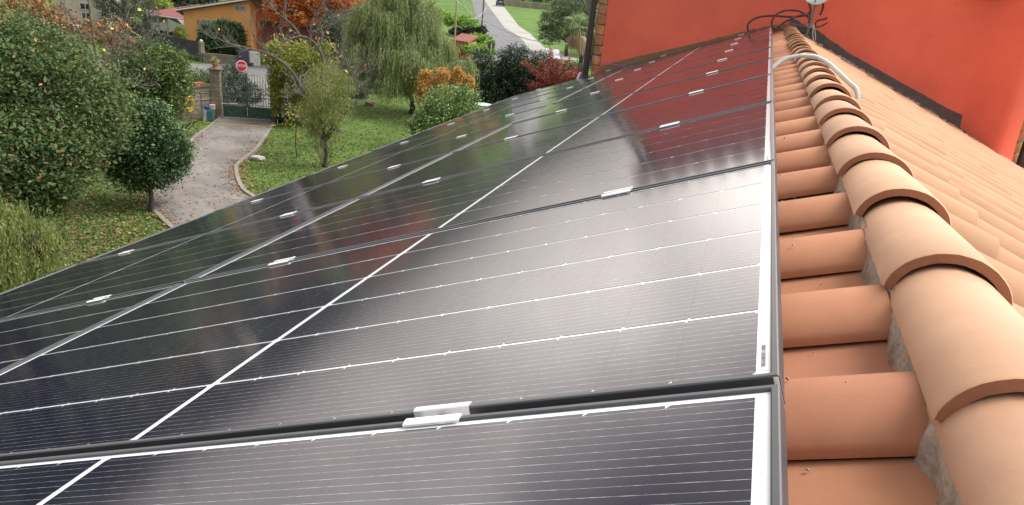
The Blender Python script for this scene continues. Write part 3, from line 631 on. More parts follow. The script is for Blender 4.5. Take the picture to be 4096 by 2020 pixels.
def cloud(blobs, n, clump=.22, nclump=None, hollow=.55, per=None):
    """leaf centres: clumps spread through ellipsoid blobs [(centre, (rx, ry, rz))]"""
    vol = np.array([r[0] * r[1] * r[2] for _, r in blobs]) ** (2 / 3.); pr = vol / vol.sum(); out = []
    for (c, r), q in zip(blobs, pr):
        k = max(20, int(n * q)); nc = max(6, int(k / (per or 45)))
        u = RNG.normal(size=(nc, 3)); u /= np.linalg.norm(u, axis=1)[:, None]; u *= (hollow + (1 - hollow) * RNG.random(nc) ** .5)[:, None]
        cc = np.array(c) + u * np.array(r)
        ids = RNG.integers(0, nc, k); w = RNG.uniform(.5, 1.5, nc)[ids][:, None]
        g = RNG.normal(size=(k, 3)) * w * clump * (np.array(r).min() ** .5) * .75; g[:, 2] *= .7
        out.append(cc[ids] + g)
    P = np.concatenate(out); return P[P[:, 2] > ZG + .02]
def limb(m, p, d, L_, r, depth, spread=.55, upb=.15, kids=3, n=5, wig=.18, out_=None, shrink=.68):
    """recursive branch"""
    pts = [p]; q = p.copy(); dd = d.normalized(); k = 4
    for i in range(k):
        dd = (dd + Vector((random.gauss(0, wig), random.gauss(0, wig), random.gauss(0, wig) + upb * .25))).normalized(); q = q + dd * (L_ / k); pts.append(q.copy())
    m.tube(pts, [r * (1 - .42 * i / k) for i in range(k + 1)], n if depth > 1 else 4, cap=False)
    if out_ is not None and depth <= 1: out_.append(pts[-1]); out_.append(pts[2])
    if depth <= 0: return
    for c in range(kids):
        base = pts[random.choice((2, 3, 4))] if c else pts[4]
        nd = (dd + Vector((random.gauss(0, spread), random.gauss(0, spread), random.gauss(0, spread) + upb))).normalized()
        limb(m, base.copy(), nd, L_ * random.uniform(shrink - .15, shrink + .1), r * .55, depth - 1, spread, upb, kids, n, wig, out_, shrink)
def tree_root(name, loc, label, cat, group=None):
    return tag(empty(name, (loc[0], loc[1], ZG)), label, cat, group)
def ppar(o, root): o.parent = root; o.matrix_parent_inverse = Matrix.Translation(-root.location); return o
def bl(px, py, rx, ry, D, rd=None):
    s = scl(px, py, D); return (A(px, py, D), (rx * s, (rd or rx) * s, ry * s))
def plant(name, label, cat, base, blobs, n, size, asp, lm, trunk=None, group=None, bark=None, clump=.22, hollow=.55, up=.25, droop=0, depth=3, limbs=4, per=None):
    root = tree_root(name, base, label, cat, group)
    c = cloud(blobs, n, clump, hollow=hollow, per=per); ppar(leaves('crown', c, size, asp, lm, None, up, droop), root)
    if trunk:
        r, hgt = trunk; m = MB(); p = Vector((base[0], base[1], ZG - .05)); ctr = np.mean([b[0] for b in blobs], axis=0)
        t = Vector((base[0] * .85 + ctr[0] * .15, base[1] * .85 + ctr[1] * .15, ZG + hgt)); mid = (p + t) / 2 + Vector((random.gauss(0, .04), random.gauss(0, .04), 0))
        m.tube([p, p + Vector((0, 0, .12)), mid, t], [r * 1.5, r * 1.1, r * .9, r * .8], 8)
        for i in range(limbs):
            b = blobs[i % len(blobs)]; tgt = Vector(list(b[0])) + Vector((random.gauss(0, .4) * b[1][0], random.gauss(0, .4) * b[1][1], random.gauss(0, .3) * b[1][2]))
            d = tgt - t; limb(m, t.copy(), d, d.length * .42, r * .5, depth, .5, .1, 3)
        ppar(m.build('trunk', bark or BARK, smooth=True), root)
    return root
g1, g2, g3 = (.028, .062, .014), (.045, .085, .018), (.075, .125, .03)
LM_BIG = leafmat('mixed_autumn_leaf', [(28, (.045, .082, .026)), (30, (.064, .106, .034)), (22, (.090, .135, .045)), (8, (.12, .125, .050)), (2.5, (.16, .10, .045)), (1.5, (.26, .12, .05)), (.4, (.34, .27, .06)), (3, (.035, .055, .02))])
LM_RUST = leafmat('rust_leaf', [(35, (.20, .085, .035)), (25, (.14, .10, .04)), (20, (.27, .13, .05)), (20, (.08, .09, .03))])
LM_DARK = leafmat('dark_glossy_leaf', [(42, (.020, .048, .016)), (35, (.032, .068, .022)), (15, (.055, .105, .035)), (8, (.11, .17, .06))], .2, .4)
LM_TIP = leafmat('fresh_tip_leaf', [(50, (.13, .23, .07)), (50, (.07, .14, .04))], .3, .4)
LM_HEDGE = leafmat('hedge_leaf', [(50, (.010, .020, .010)), (32, (.016, .031, .014)), (18, (.030, .050, .022))], .15, .5)
LM_BUSH = leafmat('broad_bush_leaf', [(40, (.04, .075, .02)), (35, (.07, .115, .03)), (18, (.11, .15, .04)), (7, (.16, .15, .05))])
LM_WIL = leafmat('willow_leaf', [(38, (.17, .205, .085)), (34, (.21, .25, .105)), (14, (.12, .15, .065)), (14, (.27, .30, .14))], .35)
LM_WILY = leafmat('yellow_willow_leaf', [(38, (.16, .20, .065)), (30, (.21, .25, .085)), (20, (.11, .15, .05)), (12, (.30, .28, .10))], .35)
LM_YG = leafmat('yellow_green_leaf', [(36, (.13, .18, .035)), (28, (.19, .22, .045)), (18, (.09, .13, .03)), (12, (.34, .27, .05)), (6, (.40, .19, .04))], .35)
LM_SAP = leafmat('sapling_leaf', [(45, (.12, .155, .05)), (35, (.16, .19, .06)), (20, (.22, .20, .06))], .35)
LM_ORANGE = leafmat('orange_maple_leaf', [(32, (.52, .15, .035)), (24, (.42, .09, .04)), (20, (.55, .26, .05)), (14, (.34, .19, .04)), (10, (.16, .13, .04))], .35)
LM_GOLD = leafmat('golden_leaf', [(40, (.42, .22, .06)), (30, (.32, .19, .06)), (20, (.50, .30, .08)), (10, (.18, .17, .05))], .35)
LM_RED = leafmat('crimson_leaf', [(40, (.24, .055, .045)), (30, (.18, .04, .038)), (20, (.32, .09, .045)), (10, (.14, .045, .035))], .3)
LM_OLIVE = leafmat('olive_leaf', [(45, (.07, .10, .05)), (35, (.10, .135, .065)), (20, (.05, .07, .035))])
LM_LAUR = leafmat('laurel_leaf', [(30, (.04, .08, .02)), (34, (.08, .14, .035)), (24, (.15, .22, .06)), (12, (.25, .32, .11))], .25, .35)
LM_LIME = leafmat('lime_leaf', [(45, (.14, .24, .04)), (35, (.20, .31, .05)), (20, (.10, .17, .03))], .3)
LM_PINE = leafmat('grey_green_conifer_leaf', [(45, (.030, .042, .028)), (35, (.045, .06, .038)), (20, (.065, .08, .05))], .15)

# ---------------- the big tree mass on the left, nearest
plant('broad_tree', 'large spreading green tree with scattered orange leaves filling the left edge', 'tree', A(120, 900, 19.5)[:2],
      [bl(60, 330, 180, 190, 20.5), bl(230, 430, 200, 200, 20), bl(120, 620, 190, 180, 19), bl(285, 510, 100, 120, 20), bl(60, 200, 130, 110, 21.5), bl(30, 780, 110, 90, 18.5), bl(150, 760, 95, 90, 18.8), bl(420, 420, 70, 90, 21), bl(230, 250, 90, 90, 21)],
      105000, .088, .5, LM_BIG, (.16, 1.6), clump=.26, per=38, limbs=8)
plant('rust_leaved_tree', 'sparse tree with rust brown leaves behind the big green tree', 'tree', A(90, 300, 26)[:2],
      [bl(40, 60, 120, 70, 27), bl(170, 90, 110, 70, 27.5), bl(420, 130, 90, 45, 26)], 5200, .11, .55, LM_RUST, (.10, 2.6), bark=BARKP, per=22, limbs=6)
plant('shrub_tree', 'dense mid green rounded tree left of the gate wall', 'tree', A(640, 540, 27.5)[:2],
      [bl(600, 290, 130, 110, 28), bl(680, 350, 70, 110, 27.5), bl(560, 380, 110, 110, 27.8), bl(520, 230, 80, 70, 28.5), bl(690, 280, 50, 70, 28)], 30000, .085, .55, LM_BUSH, (.12, .6), per=40, limbs=5)
rt = plant('round_tree', 'small dark green round-headed tree on a bare trunk beside the driveway', 'tree', G(608, 846)[:2],
      [bl(475, 600, 60, 100, 23.5), bl(585, 590, 125, 150, 23.5), bl(560, 480, 85, 80, 23.5), bl(670, 600, 75, 90, 23.5), bl(500, 670, 60, 70, 23.5), bl(600, 690, 100, 55, 23.5), bl(720, 640, 40, 60, 23.5), bl(620, 450, 40, 40, 23.5)], 40000, .075, .5, LM_DARK, (.075, .75), clump=.20, per=42, limbs=6, hollow=.45)
tips = cloud([bl(560, 470, 120, 85, 24.0), bl(690, 560, 80, 70, 24.0), bl(470, 560, 60, 80, 24.0)], 1500, .12, hollow=.9, per=8); ppar(leaves('young_leaf_tips', tips, .085, .5, LM_TIP, None), rt)

# ---------------- bare fig-like trees
def bare(name, label, D, base_px, paths, twigs_from, lenf=1.0, material=BARKP):
    b = A(*base_px, D); root = tree_root(name, b, label, 'tree'); m = MB(); m2 = MB(); tips_ = []
    for px, r0, r1 in paths:
        P = [A(a, c, D + dd) for a, c, dd in px]; P = smooth_path(P, 4); n = len(P)
        r0 *= .72; r1 *= .8; m.tube(P, [r0 + (r1 - r0) * i / (n - 1) + random.uniform(-.05, .05) * r0 for i in range(n)], 7, cap=False)
        for _ in range(int(twigs_from * 1.7)):
            i = random.randrange(n // 4, n - 1); d = Vector(P[i + 1] - P[i]).normalized() + Vector((random.gauss(0, .6), random.gauss(0, .5), random.gauss(.35, .45)))
            limb(m2, Vector(P[i]), d, random.uniform(.3, .65) * lenf, max(.006, r1 * .5), 3, .55, .3, 2, 4, .26, tips_, .72)
    ppar(m.build('trunk', BARKD, smooth=True), root); ppar(m2.build('branches', BARKT, smooth=True), root); t = np.array([list(v) for v in random.sample(tips_, min(len(tips_), 40))])
    ppar(leaves('last_leaves', t, .10, .8, leafmat('last_yellow_leaf', [(50, (.60, .52, .06)), (30, (.40, .22, .06)), (20, (.35, .12, .05))]), None), root); return root
bare('bare_tree', 'bare pale-branched tree with few yellow leaves, standing left in front of the cream house', 25, (420, 560),
     [([(400, 560, 0), (395, 330, 0), (380, 200, 0), (360, 60, 0), (350, -30, 0)], .07, .02), ([(395, 330, 0), (440, 200, .3), (490, 110, .5), (520, 20, .5)], .04, .012), ([(390, 260, 0), (330, 150, -.3), (280, 60, -.5), (240, 0, -.5)], .04, .012),
      ([(490, 420, 0), (470, 250, 0), (500, 150, .2), (540, 60, .3)], .045, .015), ([(480, 250, 0), (560, 180, -.3), (620, 110, -.4)], .025, .010), ([(300, 350, .3), (370, 250, 0), (450, 230, -.2), (600, 205, -.5)], .03, .010), ([(300, 255, 0), (400, 275, -.4), (520, 330, -.6), (575, 350, -.7)], .022, .008)], 9)
bare('fig_tree', 'large bare grey fig tree with twisting limbs in front of the willow', 31.5, (1290, 600),
     [([(1290, 600, 0), (1285, 400, 0), (1288, 300, 0), (1290, 225, 0), (1250, 165, 0), (1200, 145, -.2), (1150, 160, -.4), (1120, 165, -.5)], .12, .035), ([(1195, 330, .1), (1170, 290, 0), (1130, 250, -.1), (1070, 215, -.2), (1005, 195, -.3), (950, 185, -.4), (880, 190, -.4)], .11, .022),
      ([(1280, 460, 0), (1240, 400, 0), (1195, 330, .1)], .10, .09),
      ([(1200, 145, -.2), (1170, 100, 0), (1120, 60, 0), (1080, 20, 0), (1060, -30, 0)], .055, .02), ([(1150, 90, 0), (1140, 40, .2), (1135, -20, .2)], .035, .015), ([(1285, 180, 0), (1290, 140, .2), (1320, 110, .3), (1370, 70, .4), (1390, 10, .4)], .04, .012),
      ([(1245, 130, 0), (1290, 110, .2), (1350, 95, .2), (1400, 60, .3)], .03, .010), ([(1270, 130, 0), (1240, 115, -.1), (1260, 60, 0), (1300, 0, 0)], .03, .010), ([(1295, 270, 0), (1340, 220, .2), (1370, 215, .2), (1380, 170, .3)], .028, .009),
      ([(1310, 270, 0), (1340, 255, -.2), (1390, 260, -.4), (1500, 240, -.6)], .028, .008), ([(1300, 310, 0), (1400, 300, -.3), (1480, 280, -.5), (1510, 250, -.5)], .026, .008), ([(1265, 290, 0), (1265, 275, -.2), (1290, 300, -.4), (1350, 285, -.5)], .026, .010),
      ([(1290, 420, 0), (1370, 365, -.4), (1430, 370, -.6), (1490, 360, -.7)], .03, .009), ([(1360, 365, -.4), (1400, 395, -.6), (1470, 405, -.7)], .02, .008), ([(1350, 330, -.3), (1400, 310, -.4), (1450, 335, -.4)], .022, .008), ([(1080, 215, -.2), (1030, 170, 0), (1010, 130, .1), (1000, 80, .2)], .035, .012), ([(950, 185, -.4), (880, 160, -.4), (820, 140, -.4)], .02, .008)], 10, .9)

# ---------------- weeping willows
def willow(name, label, base, domes, nstr, lmin, lmax, lsize, lm, trunk, D):
    root = tree_root(name, base, label, 'tree'); pts = []; 
    for c, r, w in domes:
        c = np.array(c); r = np.array(r)
        bunch = []
        for _ in range(max(4, int(nstr * w / 22))): u = RNG.normal(size=3); u[2] = abs(u[2]) * .8; u /= np.linalg.norm(u); bunch.append((u, RNG.uniform(.5, 1.08)))
        for _ in range(int(nstr * w)):
            u, rr = bunch[RNG.integers(0, len(bunch))]; p = c + u * r * rr + RNG.normal(size=3) * np.array([.17, .17, .12])
            L_ = RNG.uniform(lmin, lmax) * (.55 + .6 * rr); o_ = u[:2] / (np.linalg.norm(u[:2]) + 1e-6); k = int(L_ / (lsize * .42)); bow = RNG.uniform(.05, .35)
            for i in range(k):
                t = i / k; q = p + np.array([o_[0] * bow * math.sin(t * 1.5), o_[1] * bow * math.sin(t * 1.5), -L_ * t + .12 * math.sin(t * 3)]); pts.append(q + RNG.normal(size=3) * .018)
    P = np.array(pts); P = P[P[:, 2] > ZG + .25]; ppar(leaves('crown', P, lsize, .22, lm, None, up=.1, droop=1), root)
    m = MB(); b = Vector((base[0], base[1], ZG - .05)); r, hgt = trunk
    for i in range(3):
        q = b + Vector((random.gauss(0, r * .7), random.gauss(0, r * .7), 0)); tgt = Vector(list(domes[i % len(domes)][0])) + Vector((random.gauss(0, .5), random.gauss(0, .5), -.4))
        P_ = [q, q + Vector((random.gauss(0, .06), 0, hgt * .5)), q.lerp(tgt, .55) + Vector((0, 0, .3)), tgt]
        m.tube([Vector(list(v)) for v in smooth_path([list(v) for v in P_], 3)], [r * .8] + [r * (.7 - .05 * i) for i in range(9)], 7, cap=False)
        for j in range(5):
            d_ = Vector((random.gauss(0, 1), random.gauss(0, 1), .5)); limb(m, tgt.copy(), d_, 1.1 if D > 30 else .3, r * .3, 2, .6, .1, 3)
    ppar(m.build('trunk', BARK, smooth=True), root); return root
D = 40.5
def dm(px, py, rx, ry, D, w=1.0): s = scl(px, py, D); return (A(px, py, D), (rx * s, rx * s, ry * s), w)
willow('weeping_willow', 'large grey-green weeping willow with hanging curtains in the middle of the garden', G(1640, 455)[:2],
       [dm(1540, 70, 110, 80, D, .8), dm(1470, 130, 75, 90, D, .5), dm(1580, -10, 80, 50, D, .5), dm(1680, 60, 75, 60, D, .5), dm(1560, 160, 130, 90, D, .6), dm(1500, 230, 90, 90, D - 1, .5), dm(1660, 130, 90, 80, D, .6),
        dm(1640, 240, 100, 70, D - 1.5, .5), dm(1740, 200, 70, 60, D, .4), dm(1790, 270, 70, 60, D - .5, .4), dm(1440, 280, 55, 80, D - .5, .3), dm(1850, 290, 35, 50, D - .5, .2), dm(1600, 320, 70, 50, D - 1.8, .3), dm(1700, 300, 60, 50, D - 1.8, .3)],
       1900, .6, 1.3, .115, LM_WIL, (.13, 1.4), D)
willow('weeping_tree', 'yellow-green weeping tree hanging at the lower left corner', A(20, 1150, 17.5)[:2],
       [dm(0, 900, 80, 50, 17.0, .5), dm(85, 930, 55, 60, 16.8, .45), dm(10, 860, 50, 35, 17.2, .3), dm(50, 990, 60, 60, 16.5, .4)], 700, .8, 1.9, .075, LM_WILY, (.07, 1.0), 17)
# narrow-leaved saplings and the yellow-green drooping tree
plant('drooping_tree', 'yellow-green tree with drooping leaves right of the gate', 'tree', G(1175, 478)[:2],
      [bl(1160, 240, 85, 75, 35.5), bl(1240, 300, 80, 90, 35.5), bl(1160, 350, 70, 90, 35.5), bl(1240, 400, 60, 80, 35.5), bl(1110, 420, 20, 50, 35.5), bl(1120, 290, 45, 60, 35.5), bl(1300, 250, 45, 80, 35.5), bl(1100, 210, 40, 40, 35.5)], 19000, .15, .30, LM_YG, (.09, 1.0), droop=.45, per=26, limbs=6)
sp_ = plant('narrow_leaved_tree', 'slender sapling with narrow pale green leaves standing on the lawn', 'tree', G(1300, 668)[:2],
      [bl(1300, 350, 75, 90, 28), bl(1275, 450, 70, 90, 28), bl(1350, 430, 50, 70, 28), bl(1300, 530, 55, 60, 28), bl(1240, 470, 30, 50, 28), bl(1370, 340, 40, 50, 28)], 9500, .095, .22, LM_SAP, (.075, 1.0), droop=.6, per=14, limbs=8)
m = MB()
for i in range(16):
    b = Vector((*G(1300 + random.uniform(-12, 12), 668)[:2], ZG)); limb(m, b, Vector((random.gauss(0, .35), random.gauss(0, .3), 1)), random.uniform(.8, 1.7), .012, 1, .4, .2, 2, 4)
ppar(m.build('basal_shoots', BARKP), sp_)
plant('young_tree', 'thin young tree with a few leaves left of the slender sapling', 'tree', G(1187, 632)[:2], [bl(1185, 470, 40, 50, 29.8), bl(1190, 530, 22, 30, 29.8)], 500, .09, .4, LM_YG, (.022, 1.3), droop=.3, per=12, limbs=3)
# ---------------- behind: maple, conifers, hedges
plant('orange_maple', 'maple blazing orange and red behind the willow and beside the orange house', 'tree', A(1300, 260, 55)[:2],
      [bl(1200, 40, 110, 60, 55), bl(1340, 30, 110, 60, 55), bl(1460, 30, 80, 55, 54), bl(1130, 20, 60, 60, 56), bl(1420, 75, 50, 40, 54), bl(1230, -40, 200, 50, 56)], 24000, .21, .75, LM_ORANGE, (.2, 3), per=30, limbs=8, bark=BARK)
plant('dark_shrub', 'dark olive green evergreen between the bare fig and the willow', 'tree', A(1380, 320, 44)[:2],
      [bl(1380, 150, 75, 100, 44), bl(1330, 120, 60, 60, 45), bl(1390, 250, 50, 90, 43.5)], 15000, .10, .4, LM_PINE, (.12, 1), per=40)
plant('dark_shrub', 'dark low bush in the shade beneath the bare fig branches', 'shrub', A(1480, 350, 46)[:2], [bl(1560, 320, 110, 60, 47), bl(1420, 330, 60, 70, 44)], 9000, .11, .5, LM_HEDGE, (.06, .3), per=40)
plant('grey_conifer', 'tall dark grey-green conifer left of the red canopy', 'tree', A(520, 160, 64)[:2],
      [bl(510, 30, 90, 90, 64), bl(545, 110, 45, 70, 64), bl(480, -20, 100, 60, 64), bl(465, 90, 45, 60, 64)], 26000, .12, .35, LM_PINE, (.2, 2), per=40)
plant('hedge_shrub', 'trimmed dark hedge in front of the orange house wall', 'hedge', A(890, 225, 56.5)[:2],
      [bl(850, 135, 50, 35, 57, 40), bl(900, 125, 65, 40, 57, 40), bl(850, 185, 50, 50, 56.8, 40), bl(910, 185, 65, 50, 56.5, 40), bl(950, 160, 25, 60, 56.5, 30), bl(822, 150, 18, 60, 56.5, 30)], 46000, .11, .5, leafmat('box_leaf', [(45, (.03, .055, .022)), (35, (.05, .09, .03)), (20, (.09, .14, .045))]), (.08, .4), per=40, hollow=.5)
for i, (x, y_, rx, ry, D, lab) in enumerate([(1925, 300, 75, 95, 46, 'leftmost dark evergreen of the tall hedge beside the willow'), (2050, 270, 75, 90, 47, 'tallest dark evergreen with domed top in the middle of the tall hedge'), (2170, 290, 75, 75, 48, 'dark evergreen of the tall hedge behind the crimson shrub'),
                                           (2290, 320, 60, 60, 49, 'low dark evergreen at the hedge end under the palm')]):
    plant('hedge_tree', lab, 'hedge tree', A(x, 430, D)[:2], [bl(x, y_, rx, ry, D), bl(x - 30, y_ + 70, rx, ry * .8, D - .3), bl(x + 30, y_ + 90, rx * .8, ry * .8, D - .3), bl(x, y_ + 130, rx, ry * .6, D - .3)], 30000, .11, .5, LM_HEDGE, (.09, 1), 'tall dark hedge trees along the garden edge', per=42, hollow=.25)
lo = plant('laurel_shrub', 'glossy light green laurel shrub peeking above the panel edge', 'shrub', A(1790, 560, 31.5)[:2],
      [bl(1800, 430, 105, 85, 32), bl(1740, 490, 90, 70, 31.5), bl(1870, 400, 50, 55, 32), bl(1680, 500, 40, 40, 31.5), bl(1850, 470, 80, 60, 31.5), bl(1800, 560, 160, 80, 31)], 26000, .10, .42, LM_LAUR, (.08, .5), per=30)
for i, (x, y_, rx, ry, lab) in enumerate([(1700, 335, 26, 58, 'golden shrub nearest the willow trunk'), (1770, 325, 32, 58, 'golden shrub in the middle of the row'), (1832, 315, 17, 45, 'slim golden orange shrub right of the middle one'), (1875, 335, 16, 30, 'smallest rusty golden shrub at the right end of the row')]):
    plant('golden_shrub', lab, 'shrub', A(x, 400, 37)[:2], [bl(x, y_, rx, ry, 37), bl(x - 6, y_ + 40, rx * .9, ry * .6, 36.8)], 4200, .09, .5, LM_GOLD, (.03, .3), 'row of golden autumn shrubs', per=24)
# crimson shrub with starry arms
root = tree_root('crimson_shrub', A(2200, 390, 46), 'crimson red shrub with arching arms in front of the dark hedge', 'shrub'); cs = []; m = MB(); b0 = A(2210, 380, 46)
for ex, ey, k in [(2095, 250, 9), (2120, 345, 9), (2085, 335, 7), (2200, 200, 10), (2160, 250, 8), (2240, 240, 9), (2280, 235, 8), (2330, 300, 10), (2290, 290, 9), (2250, 320, 9), (2150, 300, 9), (2200, 270, 10), (2060, 385, 6), (2180, 340, 9), (2230, 350, 8), (2310, 275, 7), (2140, 360, 7)]:
    e_ = A(ex, ey, 46 + random.uniform(-1, .5)); P_ = [b0 + (e_ - b0) * t + np.array([0, 0, .25 * math.sin(t * 3.1)]) for t in np.linspace(0, 1, 8)]; m.tube(P_, np.linspace(.03, .006, 8), 5, cap=False)
    for t in np.linspace(.2, 1, k * 2):
        q = b0 + (e_ - b0) * t + np.array([0, 0, .25 * math.sin(t * 3.1)]); cs.append(q + RNG.normal(size=(36, 3)) * .11)
ppar(m.build('trunk', BARK), root); ppar(leaves('crown', np.concatenate(cs), .095, .5, LM_RED, None), root)
# palm
root = tree_root('fan_palm', G(2318, 300), 'fan palm with a skirt of dead brown leaves beside the downpipe', 'palm'); pc = A(2320, 110, 60); pb = G(2318, 300)
m = MB(); m.tube([(pb[0], pb[1], ZG), (pb[0], pb[1], ZG + 1.5), tuple(pc)], [.22, .18, .15], 10); ppar(m.build('trunk', BARK), root)
def fans(n, emin, emax, rad, fold, lm, nm):
    V = []
    for i in range(n):
        az = random.random() * 6.283; el = random.uniform(emin, emax); d = np.array([math.cos(az) * math.cos(el), math.sin(az) * math.cos(el), math.sin(el)])
        hub = pc + d * rad * random.uniform(.55, .75) + np.array([0, 0, -.1]); side = np.cross(d, [0, 0, 1.]); side /= np.linalg.norm(side); upv = np.cross(side, d)
        nb = 15
        for k in range(nb):
            q = (k / (nb - 1) - .5) * 3.6; v = d * math.cos(q) + side * math.sin(q); L_ = rad * .62 * (1 - .18 * abs(q) / 1.8); dr = -fold * L_
            w = np.cross(v, upv); w = w / (np.linalg.norm(w) + 1e-9) * .035; mid = hub + v * L_ * .55 + np.array([0, 0, dr * .15]); tip = hub + v * L_ + np.array([0, 0, dr])
            V.append([hub, mid + w, tip, mid - w])
        w = side * .02; V.append([pc - w, pc + w, hub + w, hub - w])
    return ppar(quads(nm, np.array(V), RNG.random(len(V)), lm), root)
fans(34, -.35, 1.1, 1.35, .35, leafmat('palm_leaf', [(45, (.09, .13, .05)), (35, (.13, .18, .07)), (20, (.19, .24, .10))], .2), 'crown')
fans(30, -1.35, -.55, 1.25, .7, leafmat('dead_palm_leaf', [(40, (.22, .15, .09)), (35, (.30, .21, .13)), (25, (.15, .11, .06))], .2), 'dead_leaf_skirt')
plant('olive_tree', 'rounded grey-green tree on the grass verge left of the palm', 'tree', A(2270, 185, 78)[:2],
      [bl(2230, 100, 75, 60, 78), bl(2290, 60, 90, 65, 79), bl(2200, 140, 45, 35, 77), bl(2330, 120, 70, 60, 79), bl(2260, 20, 60, 40, 80)], 22000, .17, .4, LM_OLIVE, (.2, 1.4), per=36, limbs=6)
plant('evergreen_tree', 'broad dark tree behind the palm against the red building', 'tree', A(2380, 260, 70)[:2], [bl(2380, 60, 70, 90, 82), bl(2400, 160, 50, 60, 72), bl(2350, 180, 40, 60, 70)], 12000, .17, .45, LM_OLIVE, (.2, 1.4), per=36, limbs=6)
plant('clipped_hedge', 'dark clipped hedge behind the little tiled shed', 'hedge', A(1870, 150, 79)[:2], [bl(1830, 125, 35, 14, 79, 25), bl(1880, 122, 35, 14, 79, 25), bl(1925, 120, 22, 14, 79, 25)], 7000, .14, .5, LM_HEDGE, (.06, .3), per=40, hollow=.4)
plant('lime_hedge', 'bright green hedge with level top right of the shed', 'hedge', A(1925, 185, 70)[:2], [bl(1905, 152, 32, 18, 72, 25), bl(1940, 160, 30, 18, 71, 25), bl(1960, 175, 18, 12, 70, 20)], 5200, .15, .5, LM_LIME, (.06, .3), per=30, hollow=.4)
plant('lime_hedge', 'bright green low hedge just in front of the back of the stop sign', 'hedge', A(1930, 210, 64)[:2], [bl(1925, 192, 40, 16, 65, 25), bl(1960, 205, 25, 16, 64, 20), bl(1880, 200, 30, 16, 64, 20)], 4800, .14, .5, LM_LIME, (.06, .3), per=30, hollow=.4)
plant('garden_bush', 'leafy green crop patch behind the hedge left of the road', 'bush', A(1840, 90, 92)[:2], [bl(1810, 80, 50, 22, 92, 60), bl(1870, 85, 40, 20, 90, 60), bl(1770, 60, 40, 20, 95, 60)], 9000, .2, .5, LM_LIME, (.06, .2), per=24, hollow=.2)
plant('evergreen_tree', 'dark round evergreen above the red canopy roof', 'tree', A(690, 60, 78)[:2], [bl(700, 10, 60, 40, 78), bl(780, -10, 80, 35, 80)], 9000, .18, .5, LM_HEDGE, (.2, 1.4), per=40)
plant('lime_tree', 'yellow-green round tree above the red canopy roof', 'tree', A(640, 60, 74)[:2], [bl(640, 25, 42, 25, 74)], 4500, .17, .5, leafmat('yellow_lime_leaf', [(50, (.16, .20, .04)), (50, (.22, .26, .06))]), (.15, 1.4), per=30)
plant('climbing_bush', 'dull green bush between canopy and orange wall', 'bush', A(722, 160, 61)[:2], [bl(722, 135, 20, 28, 61)], 2200, .10, .4, LM_YG, (.04, .3), per=24)
plant('gate_shrub', 'dark grey-green shrub seen through the gate bars', 'shrub', A(960, 400, 41)[:2], [bl(940, 360, 60, 55, 41), bl(1000, 380, 45, 40, 41), bl(930, 300, 45, 35, 41.5), bl(950, 410, 65, 35, 40)], 15000, .09, .4, LM_PINE, (.05, .3), per=30)
plant('ivy_shrub', 'grey-green shrub spreading over the wall left of the gate pillar', 'shrub', A(800, 350, 38)[:2], [bl(800, 310, 45, 24, 38), bl(760, 315, 30, 20, 38), bl(840, 305, 25, 22, 38)], 3800, .075, .4, LM_OLIVE, (.03, .3), per=24)
plant('gate_shrub', 'dark bush at the foot of the drooping tree beside the gate', 'shrub', A(1130, 480, 36)[:2], [bl(1130, 460, 45, 28, 36), bl(1190, 470, 40, 22, 36)], 3400, .07, .5, LM_HEDGE, (.03, .2), per=24)
plant('winter_shrub', 'bare reddish shrub before the orange house porch', 'shrub', A(1080, 200, 55)[:2], [bl(1060, 150, 60, 40, 55), bl(1110, 130, 50, 40, 55)], 700, .06, .4, LM_RUST, (.05, .4), depth=4, limbs=14, bark=mat('reddish_twigs', (.22, .13, .11), .9, .2), per=10)
# far woods: trees one cannot count, standing on the hills and beyond the fields
cs = []
for i in range(2600):
    a = D2R(random.uniform(-75, 40)); r = random.uniform(215, 300); h = random.uniform(3, 7)
    c = np.array([math.sin(a) * r, math.cos(a) * r, ZG + h * .5]); cs.append(c + RNG.normal(size=(24, 3)) * np.array([2.2, 2.2, h * .32]))
lw = []
for i in range(1500):
    a = D2R(random.uniform(-105, -55)); r = random.uniform(24, 120); h = random.uniform(3.5, 6.5) if r < 60 else random.uniform(6, 9)
    lw.append(np.array([math.sin(a) * r, math.cos(a) * r, ZG + h * .5]) + RNG.normal(size=(60, 3)) * np.array([1.5, 1.5, h * .27]))
P_ = np.concatenate(lw); P_ = P_[P_[:, 2] > ZG]; o = leaves('side_woods', P_, .85, .7, leafmat('side_wood_leaf', [(40, (.020, .032, .016)), (30, (.03, .045, .02)), (20, (.016, .022, .012)), (10, (.07, .05, .02))], .1), None); tag(o, kind='stuff', label='dark woods left of the garden', cat='woods')
for i in range(700):
    a = D2R(random.uniform(-54, -38)); r = random.uniform(110, 220); h = random.uniform(5, 9)
    cs.append(np.array([math.sin(a) * r, math.cos(a) * r, ZG + h * .5]) + RNG.normal(size=(24, 3)) * np.array([1.8, 1.8, h * .3]))
P_ = np.concatenate(cs); P_ = P_[P_[:, 2] > ZG]; o = leaves('far_woods', P_, 1.1, .8, leafmat('far_wood_leaf', [(40, (.035, .055, .025)), (30, (.05, .075, .03)), (20, (.03, .04, .02)), (10, (.12, .08, .03))], .1), None); tag(o, kind='stuff', label='distant woods beyond the meadows', cat='woods')
for i, (px, D, h, lm, lab) in enumerate([(250, 90, 11, LM_ORANGE, 'tall orange-brown tree'), (-900, 60, 10.2, LM_HEDGE, 'tall'), (-500, 75, 10.5, LM_OLIVE, 'tall')]): pass

